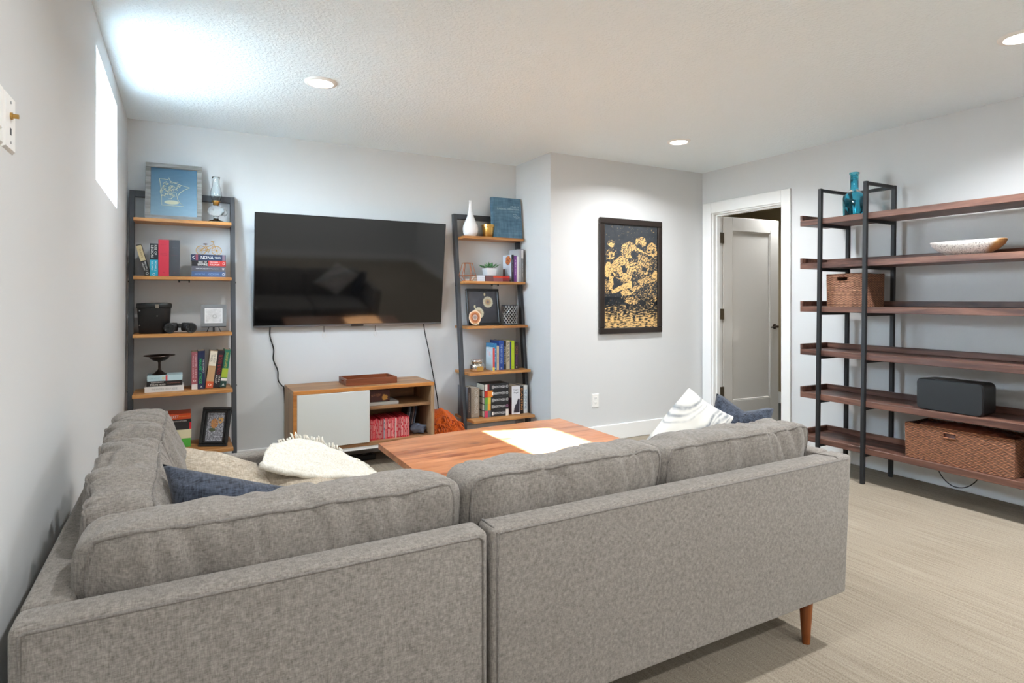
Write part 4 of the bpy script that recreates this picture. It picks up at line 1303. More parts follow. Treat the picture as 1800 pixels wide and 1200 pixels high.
book('cream and tan book leaning beside the navy green-lettered book', .044, .252, .15, (196, 160, 118), (.158, yv, z4 + .003), (0, th_, 0), bands=[(.60, .99, (232, 224, 206)), (0, .18, (206, 92, 52))], texts=[('THE NIGHT', .80, .26, .28, (120, 112, 98), 'v', .2), ('TIGER', .80, .2, .26, (120, 112, 98), 'v', -.2), ('o', .09, .5, .06, (255, 236, 214), 'h')], group=G1)
book('black book with red lettering leaning on the corner ladder shelf', .044, .252, .15, (34, 30, 36), (.203, yv, z4 + .003), (0, th_, 0), texts=[('BLOOD & WILD', .62, .52, .5, (176, 42, 46), 'v'), ('ERIN', .24, .16, .24, W_, 'v', .2), ('KELLEY', .22, .22, .24, W_, 'v', -.2)], group=G1)
book('green and yellow book leaning against the corner ladder rail', .038, .258, .15, (40, 118, 92), (.2415, yv, z4 + .0026), (0, th_, 0), bands=[(.26, .5, (166, 188, 58)), (.17, .24, W_), (0, .17, (26, 64, 58))], texts=[('SWAMPLAND', .72, .4, .4, (196, 190, 96), 'v'), ('A', .07, .4, .06, W_, 'h')], group=G1)

# bottom shelf
z5 = TOP[4]
y5 = 4.53
lying('green hardback at the bottom of the cookbook stack on the lowest corner shelf', -.19, .048, z5, .058, y5, .17, (76, 168, 62), texts=[('GREEN', .78, .3, .6, (206, 236, 196), 'v'), ('KITCHEN', .35, .34, .4, (60, 130, 50), 'v')], group=G1)
lying('cream cloth book second from the bottom of the cookbook stack', -.185, .052, z5 + .0585, .058, y5, .17, (216, 208, 172), bands=[(.66, .67, (178, 168, 130)), (.74, .745, (178, 168, 130))], group=G1)
lying('thick black book with red lettering in the middle of the cookbook stack', -.17, .052, z5 + .117, .046, y5 + .002, .17, (42, 40, 42), bands=[(0, .05, (206, 32, 42))], texts=[('BAR', .60, .26, .5, (214, 40, 42), 'v', -.12), ('THE WHOLE', .62, .22, .16, W_, 'v', .32)], group=G1)
lying('thin black cookbook with white lettering second from the top of the stack', -.20, .044, z5 + .1635, .023, y5, .17, (36, 32, 32), texts=[("THE SIOUX CHEF'S INDIGENOUS KITCHEN", .48, .8, .4, W_, 'v')], group=G1)
lying('orange cookbook lying on top of the stack on the lowest corner shelf', -.20, .050, z5 + .187, .036, y5, .17, (226, 84, 36), bands=[(.93, 1, (120, 60, 130))], texts=[('NIGHT + MARKET', .60, .62, .52, W_, 'v'), ('KRIS YENBAMROONG', .16, .26, .2, (250, 190, 90), 'v')], group=G1)
bf = thing('photo_frame', 'black moulded photo frame with speckled autumn photo leaning on the lowest shelf', 'picture frame', (.172, 4.455, z5), (math.radians(-17), 0, math.radians(-26)))
FW_, FH_ = .185, .262
def frame4(parent, w, h, b, d, m, bev=.003):
    for g in (box(-w / 2, w / 2, 0, d, 0, b, bev), box(-w / 2, w / 2, 0, d, h - b, h, bev), box(-w / 2, -w / 2 + b, 0, d, b, h - b, bev), box(w / 2 - b, w / 2, 0, d, b, h - b, bev)):
        mk('frame_side', g, m, parent, True)
frame4(bf, FW_, FH_, .020, .022, 'black_frame')
for g in (box(-.0725, .0725, .004, .016, .020, .036, .003), box(-.0725, .0725, .004, .016, FH_ - .036, FH_ - .020, .003), box(-.0725, -.0565, .004, .016, .036, FH_ - .036, .003), box(.0565, .0725, .004, .016, .036, FH_ - .036, .003)):
    mk('inner_moulding', g, 'black_frame', bf, True)
def autumn(u, v):
    a = noise.noise(Vector((u * 14, v * 20, 5))) ; b = noise.noise(Vector((u * 34, v * 44, 8)))
    k = 128 + 150 * (a * .5 + b * .8)
    if ((u - .42) / .2) ** 2 + ((v - .62) / .16) ** 2 < 1.1 and b > -.1: return (206, 138, 62)
    if ((u - .78) / .14) ** 2 + ((v - .74) / .12) ** 2 < 1 and a > -.1: return (200, 150, 80)
    if ((u - .35) / .18) ** 2 + ((v - .40) / .07) ** 2 < 1: return (74, 84, 60)
    k = max(28, min(236, k))
    return (k, k, k + 6)
local_panel('photo_print', (-.0565, .012, .036), (.113, 0, 0), (0, 0, FH_ - .072), 44, 70, autumn, bf, 'gloss_print')
mk('back_leg', hexa([(-.02, .02, .17), (.02, .02, .17), (.02, .024, .17), (-.02, .024, .17), (-.02, .075, .031), (.02, .075, .031), (.02, .079, .031), (-.02, .079, .031)]), 'black_frame', bf, True)

# ------------------------------------------------------------------ right ladder
G2 = 'books on the ladder shelf beside the poster'
vz = thing('bud_vase', 'glossy white teardrop bud vase on the top shelf beside the television', 'vase', (2.152, 4.645, TOP[0]))
mk('vase_body', lathe([(.026, 0), (.042, .004), (.060, .030), (.067, .062), (.062, .095), (.045, .135), (.028, .175), (.018, .220), (.0135, .265), (.013, .306), (.0155, .311), (.0115, .311), (.0105, .26)], (2.152, 4.645, TOP[0]), 32, True, True), 'ceramic_white', vz, smooth=80)
gc = thing('votive_cup', 'gold mercury-glass votive cup beside the white bud vase', 'candle holder', (2.318, 4.64, TOP[0]))
mk('cup', lathe([(.040, 0), (.043, .004), (.052, .088), (.056, .090), (.057, .112), (.053, .113), (.050, .09), (.040, .01), (.001, .008)], (2.318, 4.64, TOP[0]), 28, True, True), 'gold', gc, smooth=50)
mk('candle', lathe([(.038, .012), (.046, .085), (.001, .086)], (2.318, 4.64, TOP[0]), 24, True, True), 'paper', gc, smooth=50)
ab = thing('atlas_book', 'large worn blue hardback atlas standing face out on the top shelf', 'book', (2.365, 4.600, TOP[0]), (math.radians(-7), 0, math.radians(-3)), group=G2)
mk('cover', join(box(0, .268, 0, .004, 0, .362, .001), box(0, .268, .046, .050, 0, .362, .001)), mat('blue_cloth', (66, 104, 128), .8, build=fabric((48, 84, 108), (92, 128, 148), 60, .2)), ab, True)
mk('spine', xform(lathe([(.0245, 0), (.0245, .362)], (0, 0, 0), 20), Matrix.Translation((0, .025, 0)) @ Matrix.Diagonal((.7, 1, 1, 1))), MATS['blue_cloth'], ab, True, smooth=60)
mk('pages', box(.004, .262, .0042, .0458, .004, .358), 'paper', ab, True)
lettering(ab, 'ATLAS OF', (.205, -.0012, .285), (1, 0, 0), (0, 0, 1), .085, .014, (176, 196, 204))
lettering(ab, 'SURGICAL OPERATIONS', (.140, -.0012, .262), (1, 0, 0), (0, 0, 1), .215, .014, (176, 196, 204))
lettering(ab, 'ZOLLINGER', (.205, -.0012, .240), (1, 0, 0), (0, 0, 1), .085, .007, (140, 168, 180))
mk('cover_emblem', join(tube([(.185, -.001, .212), (.205, -.001, .222), (.222, -.001, .21), (.235, -.001, .192), (.245, -.001, .186)], .0012, 4), tube([(.188, -.001, .2), (.204, -.001, .19), (.22, -.001, .18), (.238, -.001, .19), (.25, -.001, .196)], .0012, 4), tube([(.2, -.001, .206), (.214, -.001, .196), (.226, -.001, .188)], .001, 4)), solid((176, 196, 204)), ab, True)

r2 = TOP[1]
te = thing('geometric_terrarium', 'copper wire geometric candle holder on the second shelf', 'terrarium', (2.103, 4.60, r2))
cx, cy = 2.103, 4.60
top_ = [Vector((cx + .041 * math.cos(a), cy + .041 * math.sin(a), r2 + .152)) for a in [PI / 6 + PI / 3 * i for i in range(6)]]
mid_ = [Vector((cx + .073 * math.cos(a), cy + .073 * math.sin(a), r2 + .045)) for a in [PI / 6 + PI / 3 * i for i in range(6)]]
bot_ = [Vector((cx + .040 * math.cos(a), cy + .040 * math.sin(a), r2 + .003)) for a in [PI / 6 + PI / 3 * i for i in range(6)]]
for L in (top_, mid_, bot_):
    mk('wire_ring', tube(L, .0026, 6, True), 'copper', te)
for a, b, c_ in zip(top_, mid_, bot_):
    mk('wire_strut', tube([a, b, c_], .0026, 6), 'copper', te)
mk('tealight', lathe([(.018, .004), (.018, .018), (.001, .018)], (cx, cy, r2), 16), 'plastic_white', te)
mcol = [((34, 36, 44), (196, 40, 34)), ((40, 38, 46), (150, 34, 40)), ((44, 60, 70), (120, 40, 46))]
mlab = ['glossy softcover with bright red end on top of the thin stack under the succulent', 'glossy softcover in the middle of the thin stack under the succulent', 'glossy softcover at the bottom of the thin stack under the succulent']
for i in range(3):
    k = 2 - i
    lying(mlab[k], 2.165, 2.480, r2 + .0162 * i, .016, 4.545 + .002 * i, .15, mcol[k][0], bands=[(0, .22, mcol[k][1]), (.22, .5, (206, 70, 40) if k == 0 else (150, 90, 96)), (.5, .74, (110, 70, 72)), (.76, .99, (206, 210, 220))], group=G2, soft=True)
pz = r2 + .0490
pt = thing('potted_succulent', 'green succulent in a small square white pot on the thin books', 'potted plant', (2.313, 4.60, pz))
mk('pot', hexa([(2.272, 4.562, pz), (2.354, 4.562, pz), (2.354, 4.644, pz), (2.272, 4.644, pz), (2.264, 4.554, pz + .066), (2.362, 4.554, pz + .066), (2.362, 4.652, pz + .066), (2.264, 4.652, pz + .066)], .003), 'pot_white', pt)
mk('soil', box(2.27, 2.356, 4.56, 4.646, pz + .066, pz + .0675), 'soil', pt)
random.seed(4)
for i in range(34):
    a = random.uniform(0, 2 * PI); rr = random.uniform(.0, .052)
    b_ = Vector((2.313 + rr * .7 * math.cos(a), 4.602 + rr * .7 * math.sin(a), pz + .066))
    d = Vector((math.cos(a) * rr * 1.3, math.sin(a) * rr * 1.0, random.uniform(.018, .05) * (1.1 - rr * 6)))
    w_ = random.uniform(.008, .013)
    s_ = Vector((-math.sin(a), math.cos(a), 0)) * w_
    up = Vector((0, 0, .004))
    V = [b_ - s_ * .3, b_ + s_ * .3, b_ + d * .6 - s_, b_ + d * .6 + s_, b_ + d * 1.05, b_ + d * .6 + up * 1.6, b_ + d * .6 - up]
    mk('leaf', (V, [(0, 5, 2), (0, 1, 5), (1, 3, 5), (2, 5, 4), (5, 3, 4), (0, 2, 6), (2, 4, 6), (4, 3, 6), (3, 1, 6), (1, 0, 6)]), mat('leaf_green_%d' % (i % 3), [(54, 106, 54), (78, 136, 74), (92, 150, 96)][i % 3], .45), pt, smooth=180)
# upright books of the second shelf
wb = book('white softcover with an orange flower on its cover standing on the second shelf', .024, .235, .155, (214, 220, 230), (2.516, 4.560, r2), bands=[(0, 1, (30, 30, 36))], texts=[('WILD BOTANY', .6, .5, .4, (150, 150, 160), 'v')], group=G2, soft=True)
def flower(u, v):
    r = math.hypot((u - .62) / .30, (v - .80) / .17)
    if r < 1 + .2 * noise.noise(Vector((u * 9, v * 9, 3))):
        k = noise.noise(Vector((u * 18, v * 18, 6)))
        return (214, 120, 52) if k > -.05 else (120, 44, 26)
    if u < .3 and .22 < v < .5: return (104, 74, 66)
    if v < .1 and noise.noise(Vector((u * 22, v * 22, 1))) > -.05: return (60, 74, 70)
    return (206, 214, 226)
local_panel('cover_print', (-.0124, .155, 0), (0, -.155, 0), (0, 0, .235), 30, 44, flower, wb)
book('purple softcover with white lettering on the second shelf', .024, .228, .14, (122, 62, 140), (2.5415, 4.556, r2), texts=[('A FIELD GUIDE', .55, .6, .4, (232, 214, 236), 'v')], group=G2, soft=True)
book('thin white hardback between purple and grey books on the second shelf', .020, .222, .15, (236, 236, 234), (2.5645, 4.556, r2), group=G2)
book('tall grey hardback standing between white and dark grey books', .024, .285, .17, (176, 178, 182), (2.5875, 4.560, r2), texts=[('FORAGER', .4, .4, .3, (110, 110, 114), 'v')], group=G2)
book('tall dark grey hardback at the outer end of the second shelf', .021, .287, .17, (122, 122, 124), (2.6115, 4.556, r2), bands=[(.72, .98, (206, 206, 206))], texts=[('NATURE', .35, .4, .34, (214, 214, 214), 'v')], group=G2)

r3 = TOP[2]
sb = thing('shadow_box', 'black shadow-box frame with two pale sea urchins on the middle shelf', 'picture frame', (2.272, 4.605, r3), (math.radians(-9), 0, 0))
frame4(sb, .312, .318, .020, .024, 'black_frame')
def urchins(u, v):
    for cx_, cy_, rx, ry in ((.68, .66, .175, .175), (.33, .32, .175, .175)):
        r = math.hypot((u - cx_) / rx, (v - cy_) / ry)
        if r < 1:
            k = .5 + .5 * math.sin(math.atan2(v - cy_, u - cx_) * 18)
            if r < .25: return (120, 112, 110)
            if r < .42: return (176, 140, 110)
            return tuple(q * (.84 + .16 * k) for q in ((214, 206, 178) if r > .62 else (196, 176, 140)))
    if math.hypot((u - .58) / .03, (v - .90) / .05) < 1 or math.hypot((u - .21) / .03, (v - .52) / .05) < 1: return (206, 198, 160)
    g_ = 44 + 30 * v + 5 * noise.noise(Vector((u * 8, v * 8, 1)))
    return (g_, g_ + 2, g_ + 10)
local_panel('urchin_print', (-.136, .014, .020), (.272, 0, 0), (0, 0, .278), 70, 70, urchins, sb, 'gloss_print')
ag = thing('agate_slice', 'tan agate slice on a small wire stand in front of the shadow box', 'agate', (2.146, 4.535, r3), (math.radians(-6), 0, math.radians(-8)))
def agate_pt(r, a):
    k = 1 + .08 * noise.noise(Vector((math.cos(a) * 1.5, math.sin(a) * 1.5, 3)))
    return r * .054 * k * math.cos(a), .072 + r * .060 * k * math.sin(a)
V, F, cols = [], [], []
RN, AN = 9, 36
for side, yv_ in ((0, 0.0), (1, .008)):
    for i in range(RN + 1):
        for k in range(AN):
            x, z = agate_pt(i / RN, 2 * PI * k / AN)
            V.append(Vector((x, yv_, z)))
            r = i / RN
            cols.append(lin((150, 132, 128) if r < .25 else (206, 186, 170) if r < .36 else (150, 84, 48) if r < .62 else (196, 128, 82) if r < .8 else (238, 214, 186)))
off = (RN + 1) * AN
for s_ in (0, 1):
    for i in range(RN):
        for k in range(AN):
            q = (s_ * off + i * AN + k, s_ * off + i * AN + (k + 1) % AN, s_ * off + (i + 1) * AN + (k + 1) % AN, s_ * off + (i + 1) * AN + k)
            F.append(q if s_ else tuple(reversed(q)))
for k in range(AN):
    F.append((RN * AN + k, RN * AN + (k + 1) % AN, off + RN * AN + (k + 1) % AN, off + RN * AN + k))
q = mk('slice', (V, F), 'gloss_print', None, colors=cols)
q.parent = ag
mk('wire_stand', join(tube(smoothpath([(-.026, -.018, .002), (-.020, -.008, .016), (-.008, -.006, .024), (-.006, .018, .012), (-.014, .034, .002)]), .0022, 6), tube(smoothpath([(.026, -.018, .002), (.020, -.008, .016), (.008, -.006, .024), (.006, .018, .012), (.014, .034, .002)]), .0022, 6), tube([(-.014, .006, .016), (.014, .006, .016)], .0022, 6)), 'brass', ag, True)
lh = thing('lattice_candle_holder', 'silver cut-out lattice candle holder at the end of the middle shelf', 'candle holder', (2.508, 4.60, r3))
g = []
R_, hh = .066, .175
for s_ in (1, -1):
    for i in range(16):
        a0 = 2 * PI * i / 16
        g.append(tube([(2.508 + R_ * math.cos(a0 + s_ * t_ * .19), 4.60 + R_ * math.sin(a0 + s_ * t_ * .19), r3 + .006 + (hh - .012) * t_ / 10) for t_ in range(11)], .0028, 5))
mk('lattice', join(*g), 'steel', lh, smooth=60)
for z in (.005, hh - .005):
    mk('rim', tube([(2.508 + R_ * math.cos(a), 4.60 + R_ * math.sin(a), r3 + z) for a in [2 * PI * i / 32 for i in range(32)]], .005, 6, True), 'graphite', lh)
mk('liner', lathe([(.058, .004), (.058, hh - .01), (.055, hh - .01), (.055, .01), (.001, .008)], (2.508, 4.60, r3), 28), 'black_plastic', lh, smooth=50)

r4 = TOP[3]
jz = r4
jr = thing('mercury_jar', 'silver mercury-glass candle jar with lid on the fourth shelf', 'jar', (2.160, 4.535, jz))
mk('jar_body', lathe([(.054, 0), (.060, .004), (.063, .03), (.062, .058), (.046, .068)], (2.160, 4.535, jz), 32), 'silver', jr, smooth=60)
mk('lid', lathe([(.046, .0685), (.052, .072), (.052, .094), (.046, .099), (.02, .1)], (2.160, 4.535, jz), 28), 'silver', jr, smooth=60)
mk('label_plate', xform(box(-.03, .03, -.0005, .0005, .012, .046), Matrix.Translation((2.160, 4.4705, jz))), 'gold', jr)
yr = 4.525
q = book('white softcover with a red and yellow spine on the fourth shelf', .018, .192, .13, (206, 220, 226), (2.304, 4.505, r4), bands=[(.14, 1, (204, 62, 52)), (0, .14, (226, 192, 62))], group=G2, soft=True)
local_panel('cover_print', (-.0094, .13, 0), (0, -.13, 0), (0, 0, .192), 20, 26, lambda u, v: (206, 214, 226) if v > .55 and noise.noise(Vector((u * 6, v * 9, 4))) > .1 else ((226, 190, 196) if .6 < v < .85 and .2 < u < .7 else (186, 206, 216)), q)
def rb(label, x0, x1, h, rgb, **kw):
    return book(label, x1 - x0 - .0006, h, kw.pop('d', .15), rgb, ((x0 + x1) / 2, yr + kw.pop('dy', 0), r4), group=G2, **kw)
rb('mid-blue hardback standing behind the white softcover', 2.3145, 2.3425, .226, (46, 124, 172), texts=[('BLUE MIND', .55, .5, .4, (170, 210, 230), 'v'), ('o', .07, .4, .05, W_, 'h')])
rb('thin cream softcover between two blue hardbacks', 2.343, 2.364, .205, (216, 196, 160), texts=[('LETTERS', .5, .4, .4, (90, 70, 60), 'v')], soft=True)
rb('thick royal blue hardback on the fourth shelf', 2.3645, 2.4115, .248, (36, 78, 160), d=.17, texts=[('THE WAY OF KINGS', .55, .66, .4, (170, 196, 236), 'v'), ('o', .06, .3, .05, W_, 'h')])
rb('slim black hardback with white lettering on the fourth shelf', 2.412, 2.4335, .242, (26, 24, 26), texts=[('MISTBORN', .5, .6, .5, W_, 'v')])
rb('cream floral hardback on the fourth shelf', 2.434, 2.4695, .247, (196, 186, 156), texts=[('&%&%&%', .6, .7, .7, (104, 98, 84), 'v')])
rb('slim dark blue softcover squeezed beside the lime book', 2.470, 2.4845, .236, (40, 52, 104), soft=True)
rb('lime green hardback on the fourth shelf', 2.485, 2.5145, .244, (190, 214, 40), texts=[('o', .08, .3, .05, (60, 70, 20), 'h'), ('GROW', .6, .3, .4, (150, 170, 40), 'v')])
rb('dark plum hardback at the end of the fourth shelf', 2.515, 2.557, .226, (52, 38, 44), texts=[('CIRCE', .72, .3, .5, (140, 90, 60), 'v'), ('MADELINE', .36, .4, .36, (120, 70, 130), 'v'), ('o', .07, .3, .05, W_, 'h')])

r5 = TOP[4]
y6 = 4.47
q = book('dark brown hardback hidden behind the ladder rail on the lowest shelf', .026, .255, .20, (58, 46, 42), (2.0645, y6 + .01, r5), texts=[('HARDWARE', .5, .6, .4, (150, 130, 116), 'v')], group=G2)
local_panel('cover_print', (-.0134, .2, 0), (0, -.2, 0), (0, 0, .255), 20, 26, lambda u, v: (236, 236, 236) if (.35 < u < .62 and .06 < v < .14) else (118 - 50 * (1 - v), 122 - 50 * (1 - v), 128 - 50 * (1 - v)), q)
book('thick taupe hardback standing beside the black book stack', .072, .25, .17, (150, 136, 120), (2.115, y6, r5), bands=[(.0, .04, (120, 106, 92))], texts=[('OATHBRINGER', .55, .8, .42, (196, 188, 176), 'v', .12), ('SANDERSON', .5, .7, .2, (112, 98, 84), 'v', -.3)], group=G2)
wcols = [[(.86, .99, (200, 60, 90)), (.74, .86, (96, 104, 110))], [(.86, .99, (90, 140, 96)), (.74, .86, (226, 158, 52))], [(.86, .99, (96, 156, 60)), (.74, .86, (216, 186, 60))], [(.86, .99, (196, 44, 32)), (.66, .86, (228, 132, 44))], [(.88, .97, (222, 214, 206)), (.80, .88, (128, 36, 44))]]
wlab = ['lowest black thick book of the five-book stack, with a white corner emblem', 'second from the bottom black thick book of the five-book stack', 'middle black thick book of the five-book stack, with green art', 'second from the top black thick book of the five-book stack, with flame art', 'topmost black thick book of the five-book stack on the lowest shelf']
for i in range(5):
    lying(wlab[i], 2.190, 2.418, r5 + .0549 * i, .0543, 4.452 + .002 * (i % 2), .155, (32, 33, 37), bands=wcols[i] + ([(.0, .12, (226, 222, 214))] if i == 0 else []),
          texts=[('BRENT WEEKS', .36, .46, .34, (222, 222, 222), 'v'), ('III'[:1 + i % 3], .66, .06, .5, W_, 'v'), ('O', .06, .09, .46, (230, 230, 230) if i != 1 else (190, 120, 170), 'v')], group=G2, page=(228, 220, 202))
q = book('white hardback with a dark cloaked figure on its spine at the stack side', .080, .24, .17, (232, 232, 236), (2.494, 4.462, r5), texts=[('Night', .86, .6, .07, (60, 60, 72), 'h'), ('Angel', .76, .55, .07, (60, 60, 72), 'h')], group=G2)
mk('spine_figure', ([Vector((x * .08, -.0008, z * .24)) for x, z in ((-.28, .06), (.46, .05), (.47, .5), (.34, .56), (.2, .5), (.1, .38), (-.05, .34), (-.2, .2))], [tuple(range(8))]), solid((48, 44, 60)), q, True, smooth=0)
local_panel('cover_print', (-.0404, .17, 0), (0, -.17, 0), (0, 0, .24), 12, 16, lambda u, v: (196, 188, 182) if v > .62 else (104 + 40 * noise.noise(Vector((u * 3, v * 3, 2))), 62, 84), q)
book('black hardback with orange lettering on the lowest shelf', .032, .235, .16, (36, 30, 28), (2.552, 4.462, r5), texts=[('ELANTRIS', .52, .8, .55, (214, 146, 84), 'v')], group=G2)
book('white and blue hardback at the end of the lowest shelf', .038, .24, .16, (224, 226, 224), (2.590, 4.462, r5), bands=[(.12, .86, (214, 222, 226))], texts=[('THE LIGHT WAR', .5, .7, .55, (86, 122, 150), 'v')], group=G2)

# ================================================================== POSTER ON THE BUMP WALL
po = thing('framed_poster', 'black framed gold and black poster of muddy players on the grey wall', 'poster', (3.50, YB, .93))
PX0, PX1, PZ0, PZ1, PF = 3.146, 3.856, .926, 1.936, .052
for g in (box(PX0, PX1, YB - .03, YB, PZ0, PZ0 + PF, .006), box(PX0, PX1, YB - .03, YB, PZ1 - PF, PZ1, .006), box(PX0, PX0 + PF, YB - .03, YB, PZ0 + PF, PZ1 - PF, .006), box(PX1 - PF, PX1, YB - .03, YB, PZ0 + PF, PZ1 - PF, .006)):
    mk('frame_side', g, 'poster_frame', po)
# the print: gold shapes and dark openings laid out on the sheet (units of the sheet, 490 x 960), broken up by ink grain
def in_poly(x, y, P):
    r = False
    j = len(P) - 1
    for i in range(len(P)):
        if (P[i][1] > y) != (P[j][1] > y) and x < (P[j][0] - P[i][0]) * (y - P[i][1]) / (P[j][1] - P[i][1]) + P[i][0]:
            r = not r
        j = i
    return r
INK = [  # (kind, data, tone) painted in order; tone 1 = gold, 0 = dark, between = share of gold hatching
    ('e', (65, 180, 34, 30), .45), ('e', (65, 194, 22, 22), 1), ('p', [(10, 300), (25, 235), (60, 222), (110, 240), (130, 290), (100, 270), (85, 350), (30, 350)], .35), ('p', [(38, 262), (58, 258), (56, 290), (62, 318), (40, 322), (50, 290)], 1), ('p', [(66, 262), (88, 262), (86, 286), (70, 304), (88, 302), (86, 320), (64, 320), (76, 284)], 1),
    ('e', (35, 420, 34, 70), .95), ('e', (25, 560, 22, 50), .6),
    ('e', (335, 150, 50, 48), .8), ('e', (322, 192, 24, 22), .1), ('p', [(300, 205), (400, 260), (396, 272), (300, 225)], 1),
    ('e', (438, 222, 46, 74), .86), ('p', [(395, 250), (425, 245), (420, 262), (398, 262)], 0), ('p', [(400, 280), (450, 285), (440, 300), (404, 296)], 0), ('e', (455, 235, 14, 26), .3), ('e', (412, 222, 12, 9), 0),
    ('p', [(312, 265), (390, 290), (432, 350), (400, 455), (320, 470), (300, 400)], .72), ('p', [(340, 380), (400, 400), (385, 430), (345, 425)], 0), ('p', [(300, 520), (470, 440), (490, 520), (330, 560)], .72), ('e', (472, 470, 26, 48), .9), ('e', (470, 690, 18, 32), .8),
    ('e', (225, 232, 74, 76), .78), ('e', (268, 272, 28, 42), .1), ('p', [(165, 240), (230, 180), (240, 190), (178, 262)], .6),
    ('p', [(150, 290), (200, 285), (262, 430), (238, 530), (160, 525), (88, 480), (45, 405), (100, 330)], .86), ('p', [(150, 380), (190, 372), (205, 440), (170, 450)], 0), ('p', [(70, 430), (120, 440), (150, 500), (120, 500)], .45),
    ('e', (262, 385, 42, 46), .95), ('p', [(225, 360), (300, 330), (302, 338), (228, 370)], 0), ('p', [(228, 385), (298, 360), (300, 368), (230, 394)], 0), ('p', [(240, 415), (296, 392), (298, 400), (244, 424)], 0),
    ('p', [(40, 470), (86, 482), (78, 620), (46, 600)], .95), ('p', [(60, 622), (150, 565), (250, 520), (252, 585), (150, 612), (80, 645)], .95), ('e', (20, 630, 34, 18), .5),
    ('p', [(212, 655), (358, 545), (362, 552), (220, 665)], 1), ('e', (195, 632, 42, 28), .9), ('p', [(230, 590), (320, 560), (300, 600), (240, 615)], .8),
    ('e', (250, 712, 62, 32), .75), ('e', (180, 760, 20, 8), .7), ('e', (330, 690, 60, 10), .4), ('e', (420, 735, 40, 36), .4), ('e', (80, 770, 40, 14), .5),
]
def inkpic(u, v):
    x, y = u * 490, (1 - v) * 960
    wx = x + 9 * noise.noise(Vector((x * .03, y * .03, 1))) + 4 * noise.noise(Vector((x * .09, y * .09, 4)))
    wy = y + 9 * noise.noise(Vector((x * .03, y * .03, 7))) + 4 * noise.noise(Vector((x * .09, y * .09, 9)))
    tone = (.30 if (x > 150 and 230 < y < 700) else .12) + (.22 if noise.noise(Vector((x * .02, y * .012, 3))) > .25 and x > 380 else 0)
    for kind, d_, t_ in INK:
        if kind == 'e':
            if ((wx - d_[0]) / d_[2]) ** 2 + ((wy - d_[1]) / d_[3]) ** 2 < 1: tone = t_
        elif in_poly(wx, wy, d_): tone = t_
    if y > 745:
        tone = max(tone if tone > .3 else 0, min(.85, .25 + (y - 745) / 260))
        gr = noise.noise(Vector((x * .035, y * .11, 5))) + .6 * noise.noise(Vector((x * .12, y * .22, 8)))
    else:
        gr = .7 * noise.noise(Vector((x * .07 + y * .03, y * .055, 5))) + 1.0 * noise.noise(Vector((x * .16 + y * .05, y * .13, 8)))
    k = max(0, min(1, (tone - .5) * 2.1 + gr * 2.1 + (.25 if tone > .9 else 0) + .12))
    if tone < .2: k = max(0, k - .5)
    base = 44 + 22 * max(0, v - .3) + 6 * noise.noise(Vector((x * .02, y * .02, 6))) - (18 if v < .3 else 0)
    d_ = (base, base + 4, base + 9)
    g_ = (226, 184, 120)
    return tuple(d_[i] * (1 - k) + g_[i] * k for i in range(3))
panel('poster_print', (PX0 + PF, YB - .012, PZ0 + PF), (PX1 - PX0 - 2 * PF, 0, 0), (0, 0, PZ1 - PZ0 - 2 * PF), 190, 310, inkpic, po, 'gloss_print')

# ================================================================== WALNUT SHELVING
wsu = thing('walnut_shelving', 'tall walnut tray shelving with black steel tower frames along the wall', 'shelving unit', (4.14, 1.75, 0))
PXF, PXB, PR_ = 3.983, 4.298, .0125
ZS = [1.763, 1.4505, 1.138, .8255, .513, .2005]
def lean(v):
    v = Vector(v); v.y += .012 * (1.0 - v.z); return v
SY1, SYE = 2.833, .72
for zs in ZS:
    tray = mk('shelf_board', xform(box(PXF - .008, PXB - .014, SYE, SY1, zs, zs + .040, .002), Matrix.Identity(4)), 'walnut', wsu)
    mk('back_lip', box(PXB - .034, PXB - .014, SYE + .02, SY1 - .02, zs + .0402, zs + .078, .002), 'walnut', tray)
    mk('end_lip', box(PXF - .008, PXB - .014, SY1 - .02, SY1, zs + .0402, zs + .078, .002), 'walnut', tray)
    mk('end_lip', box(PXF - .008, PXB - .014, SYE, SYE + .02, zs + .0402, zs + .078, .002), 'walnut', tray)
for pair in ((2.679, 2.357), (1.19, .87)):
    for yy in pair:
        for xx in (PXF - .014, PXB):
            p0, p1 = lean((xx, yy, 0)), lean((xx, yy, 2.012))
            s_ = PR_ if xx == PXB else PR_
            mk('post', hexa([p0 + Vector((-s_, -s_, 0)), p0 + Vector((s_, -s_, 0)), p0 + Vector((s_, s_, 0)), p0 + Vector((-s_, s_, 0)), p1 + Vector((-s_, -s_, 0)), p1 + Vector((s_, -s_, 0)), p1 + Vector((s_, s_, 0)), p1 + Vector((-s_, s_, 0))], .002), 'black_steel', wsu)
        for zz in [2.0] + [z - .011 for z in ZS]:
            c_ = lean((0, yy, zz))
            mk('crossbar', box(PXF, PXB - .012, c_.y - .010, c_.y + .010, zz - .010, zz + .010), 'black_steel', wsu)
    c_ = lean((0, 0, 2.0))
    mk('top_bar', box(PXB - .011, PXB + .010, pair[1] + c_.y + .012, pair[0] + c_.y - .012, 1.989, 2.011), 'black_steel', wsu)

